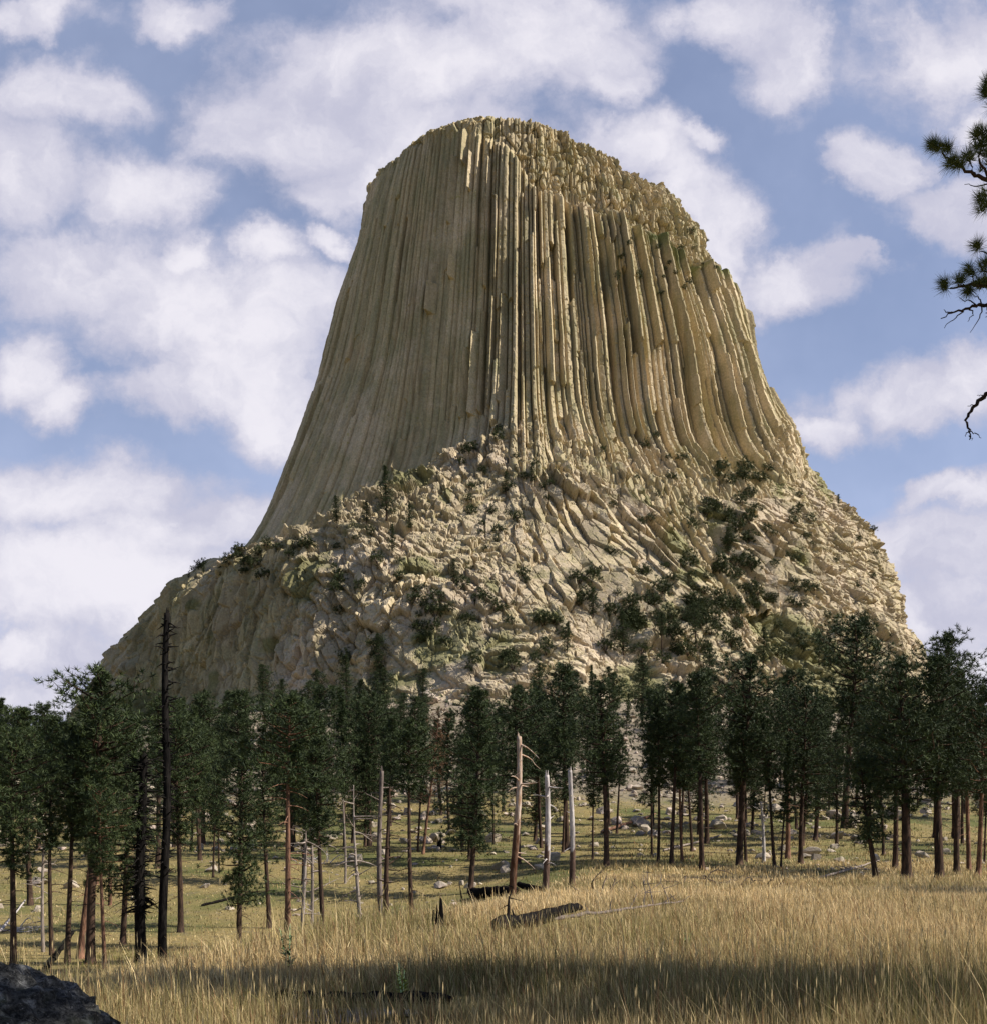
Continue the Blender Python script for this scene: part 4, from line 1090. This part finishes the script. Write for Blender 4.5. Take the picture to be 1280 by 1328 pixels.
# ------------------------------------------------------------------ grass
def build_grass():
    q = np.random.default_rng(99)
    zones = [(7.6, 14, 62000, 1.0), (14, 24, 90000, 1.0), (24, 45, 120000, 1.0), (45, 100, 130000, 1.0), (100, 190, 60000, 1.0)]
    X, Y = [], []
    for d0, d1, n, _ in zones:
        d = d0 * (d1 / d0) ** q.random(n); px = q.uniform(-60, 1340, n); X.append((px - CX) / F * d); Y.append(d)
    X = np.concatenate(X); Y = np.concatenate(Y); n = len(X)
    P = np.stack([X, Y, 0 * X], -1); s = np.interp(Y, _CY, _CXX) - X
    field = (1 - sstep(s, -1, 4)) * (1 - .75 * sstep(Y + 9 * fbm(P, 14, 2, 207), 72, 128))          # the straw meadow
    slope = 1 - field
    pn = fbm(P, 5, 3, 201); pn2 = fbm(P, 16, 2, 205)
    keep = (q.random(n) < .45 + .55 * field) & (pn > -.85) & (((X + 1.25) / 1.1) ** 2 + ((Y - 11.3) / .55) ** 2 > .6 + q.random(n))
    X, Y, P, field, pn, pn2, s = X[keep], Y[keep], P[keep], field[keep], pn[keep], pn2[keep], s[keep]; n = len(X)
    Z = zt(X, Y)
    h = (.15 + .13 * field + .10 * field * (1 - sstep(Y, 11, 20))) * q.lognormal(0, .32, n) * (1 + .65 * pn)
    near_edge = sstep(s, -2.5, .5) * (1 - sstep(s, 1.5, 4)) * (Y < 30); h *= 1 + .9 * near_edge * (q.random(n) < .12)
    for a, b in LOGS:                            # grass is trodden and thin round the fallen logs
        u_ = np.array(b[:2]) - np.array(a[:2]); L_ = np.hypot(*u_); u_ /= L_; w_ = np.stack([X - a[0], Y - a[1]], -1)
        al = np.clip(w_ @ u_, 0, L_); ds = np.hypot(w_[:, 0] - al * u_[0], w_[:, 1] - al * u_[1]); h *= .30 + .70 * sstep(ds, .25, 1.5)
    tall = q.random(n) < .05 * field * (h > .12); h = np.where(tall, h * 1.75, h)
    w = np.maximum(.0042, .00062 * Y) * q.uniform(.7, 1.3, n) * np.where(tall, .8, 1)
    az = q.uniform(0, 6.283, n); lean = np.abs(q.normal(0, .42, n)) * h * np.where(tall, .5, 1); la = q.normal(3.4, 1.6, n)
    dx, dy = np.cos(la) * lean, np.sin(la) * lean; wx, wy = np.cos(az) * w * .5, np.sin(az) * w * .5
    b = np.stack([X, Y, Z - .02], -1); sd = np.stack([wx, wy, 0 * wx], -1)
    mid = b + np.stack([dx * .35, dy * .35, h * .55], -1); tip = b + np.stack([dx, dy, h], -1)
    V = np.stack([b - sd, b + sd, mid - sd * .8, mid + sd * .8, tip], 1).reshape(-1, 3)
    i = np.arange(n) * 5
    Q = np.stack([i, i + 1, i + 3, i + 2], -1); Tt = np.stack([i + 2, i + 3, i + 4], -1)
    straw = np.array([.56, .385, .17]); pale = np.array([.76, .60, .35]); green = np.array([.085, .105, .026]); olive = np.array([.22, .20, .06])
    u = q.random((n, 1)); gmix = np.clip(-.15 + .75 * pn2 + .40 * pn + .78 * (1 - field) + .42 * (1 - sstep(Y, 12.5, 17)) + q.normal(0, .25, n), 0, 1)[:, None]
    gmix = np.maximum(gmix, np.where(tall, 0, np.clip(.8 - Y / 30, 0, .42))[:, None] * (q.random((n, 1)) < .6))  # green foreground blades, also coloured darker to deepen the shade band there
    dry = straw * (1 - u) + pale * u; grn = green * (1 - u) + olive * u
    c = dry * (1 - gmix) + grn * gmix; c = c * np.clip(q.lognormal(0, .3, (n, 1)), .45, 1.7)
    rust = q.random(n) < .05 + .10 * (pn2 > .25); c[rust] = np.array([.30, .165, .085]) * q.uniform(.6, 1.3, (int(rust.sum()), 1))
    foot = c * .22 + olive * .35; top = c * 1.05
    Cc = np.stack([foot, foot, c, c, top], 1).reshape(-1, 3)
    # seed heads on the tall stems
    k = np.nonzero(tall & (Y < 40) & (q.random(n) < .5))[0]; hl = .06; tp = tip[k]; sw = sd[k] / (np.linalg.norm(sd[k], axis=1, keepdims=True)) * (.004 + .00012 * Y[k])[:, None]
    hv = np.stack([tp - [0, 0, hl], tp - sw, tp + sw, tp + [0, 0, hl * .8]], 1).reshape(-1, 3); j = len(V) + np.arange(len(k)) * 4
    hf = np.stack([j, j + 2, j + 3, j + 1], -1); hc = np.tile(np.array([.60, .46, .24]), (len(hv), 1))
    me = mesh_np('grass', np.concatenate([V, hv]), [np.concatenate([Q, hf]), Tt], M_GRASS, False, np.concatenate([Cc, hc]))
    tag(link('grass', me), 'tall straw coloured meadow grass with green blades on the slope', 'grass', kind='stuff')


build_grass()


def weed(px, py, H, label, bright, seed, n=60):
    x, y, z = ground_at(px, py); r = np.random.default_rng(seed); G = Geo(); S = Geo()
    for st in range(3):
        a = r.normal(0, .12, 2); hs = np.linspace(0, H * r.uniform(.75, 1), 6); S.tube(np.stack([a[0] * hs, a[1] * hs, hs], -1), np.linspace(.008, .003, 6), 5, (.8, 1, .5))
        m = n // 3; h = r.uniform(.1, 1, m) * hs[-1]; c = np.stack([a[0] * h, a[1] * h, h], -1); an = r.uniform(0, 6.28, m); L = (.13 * (1.15 - h / H))[:, None] * r.uniform(.7, 1.2, (m, 1))
        d = np.stack([np.cos(an), np.sin(an), r.uniform(.2, .7, m)], -1); sd = np.stack([-np.sin(an), np.cos(an), 0 * an], -1) * L * .16
        e = c + d * L; mm = c + d * L * .5; V = np.stack([c, mm - sd, e, c, e, mm + sd], 1); G.tris(V, np.asarray(bright) * np.repeat(r.uniform(.7, 1.3, (m, 1)), 6, 0))
    o = link('weed', None, loc=(x, y, z)); tag(o, label, 'weed'); link('stem', S.mesh('weed_stem', M_LEAF), o); link('foliage', G.mesh('weed_leaf', M_LEAF), o)


weed(523, 1300, .48, 'bright green leafy weed in shaded grass near the bottom edge', (.26, .29, .04), 1, 120)
weed(376, 1262, .75, 'dark green upright weed at the crest of the grass', (.05, .085, .025), 2, 150)
weed(888, 1238, .42, 'dull green weed amid sunlit straw grass', (.17, .18, .05), 3, 80)
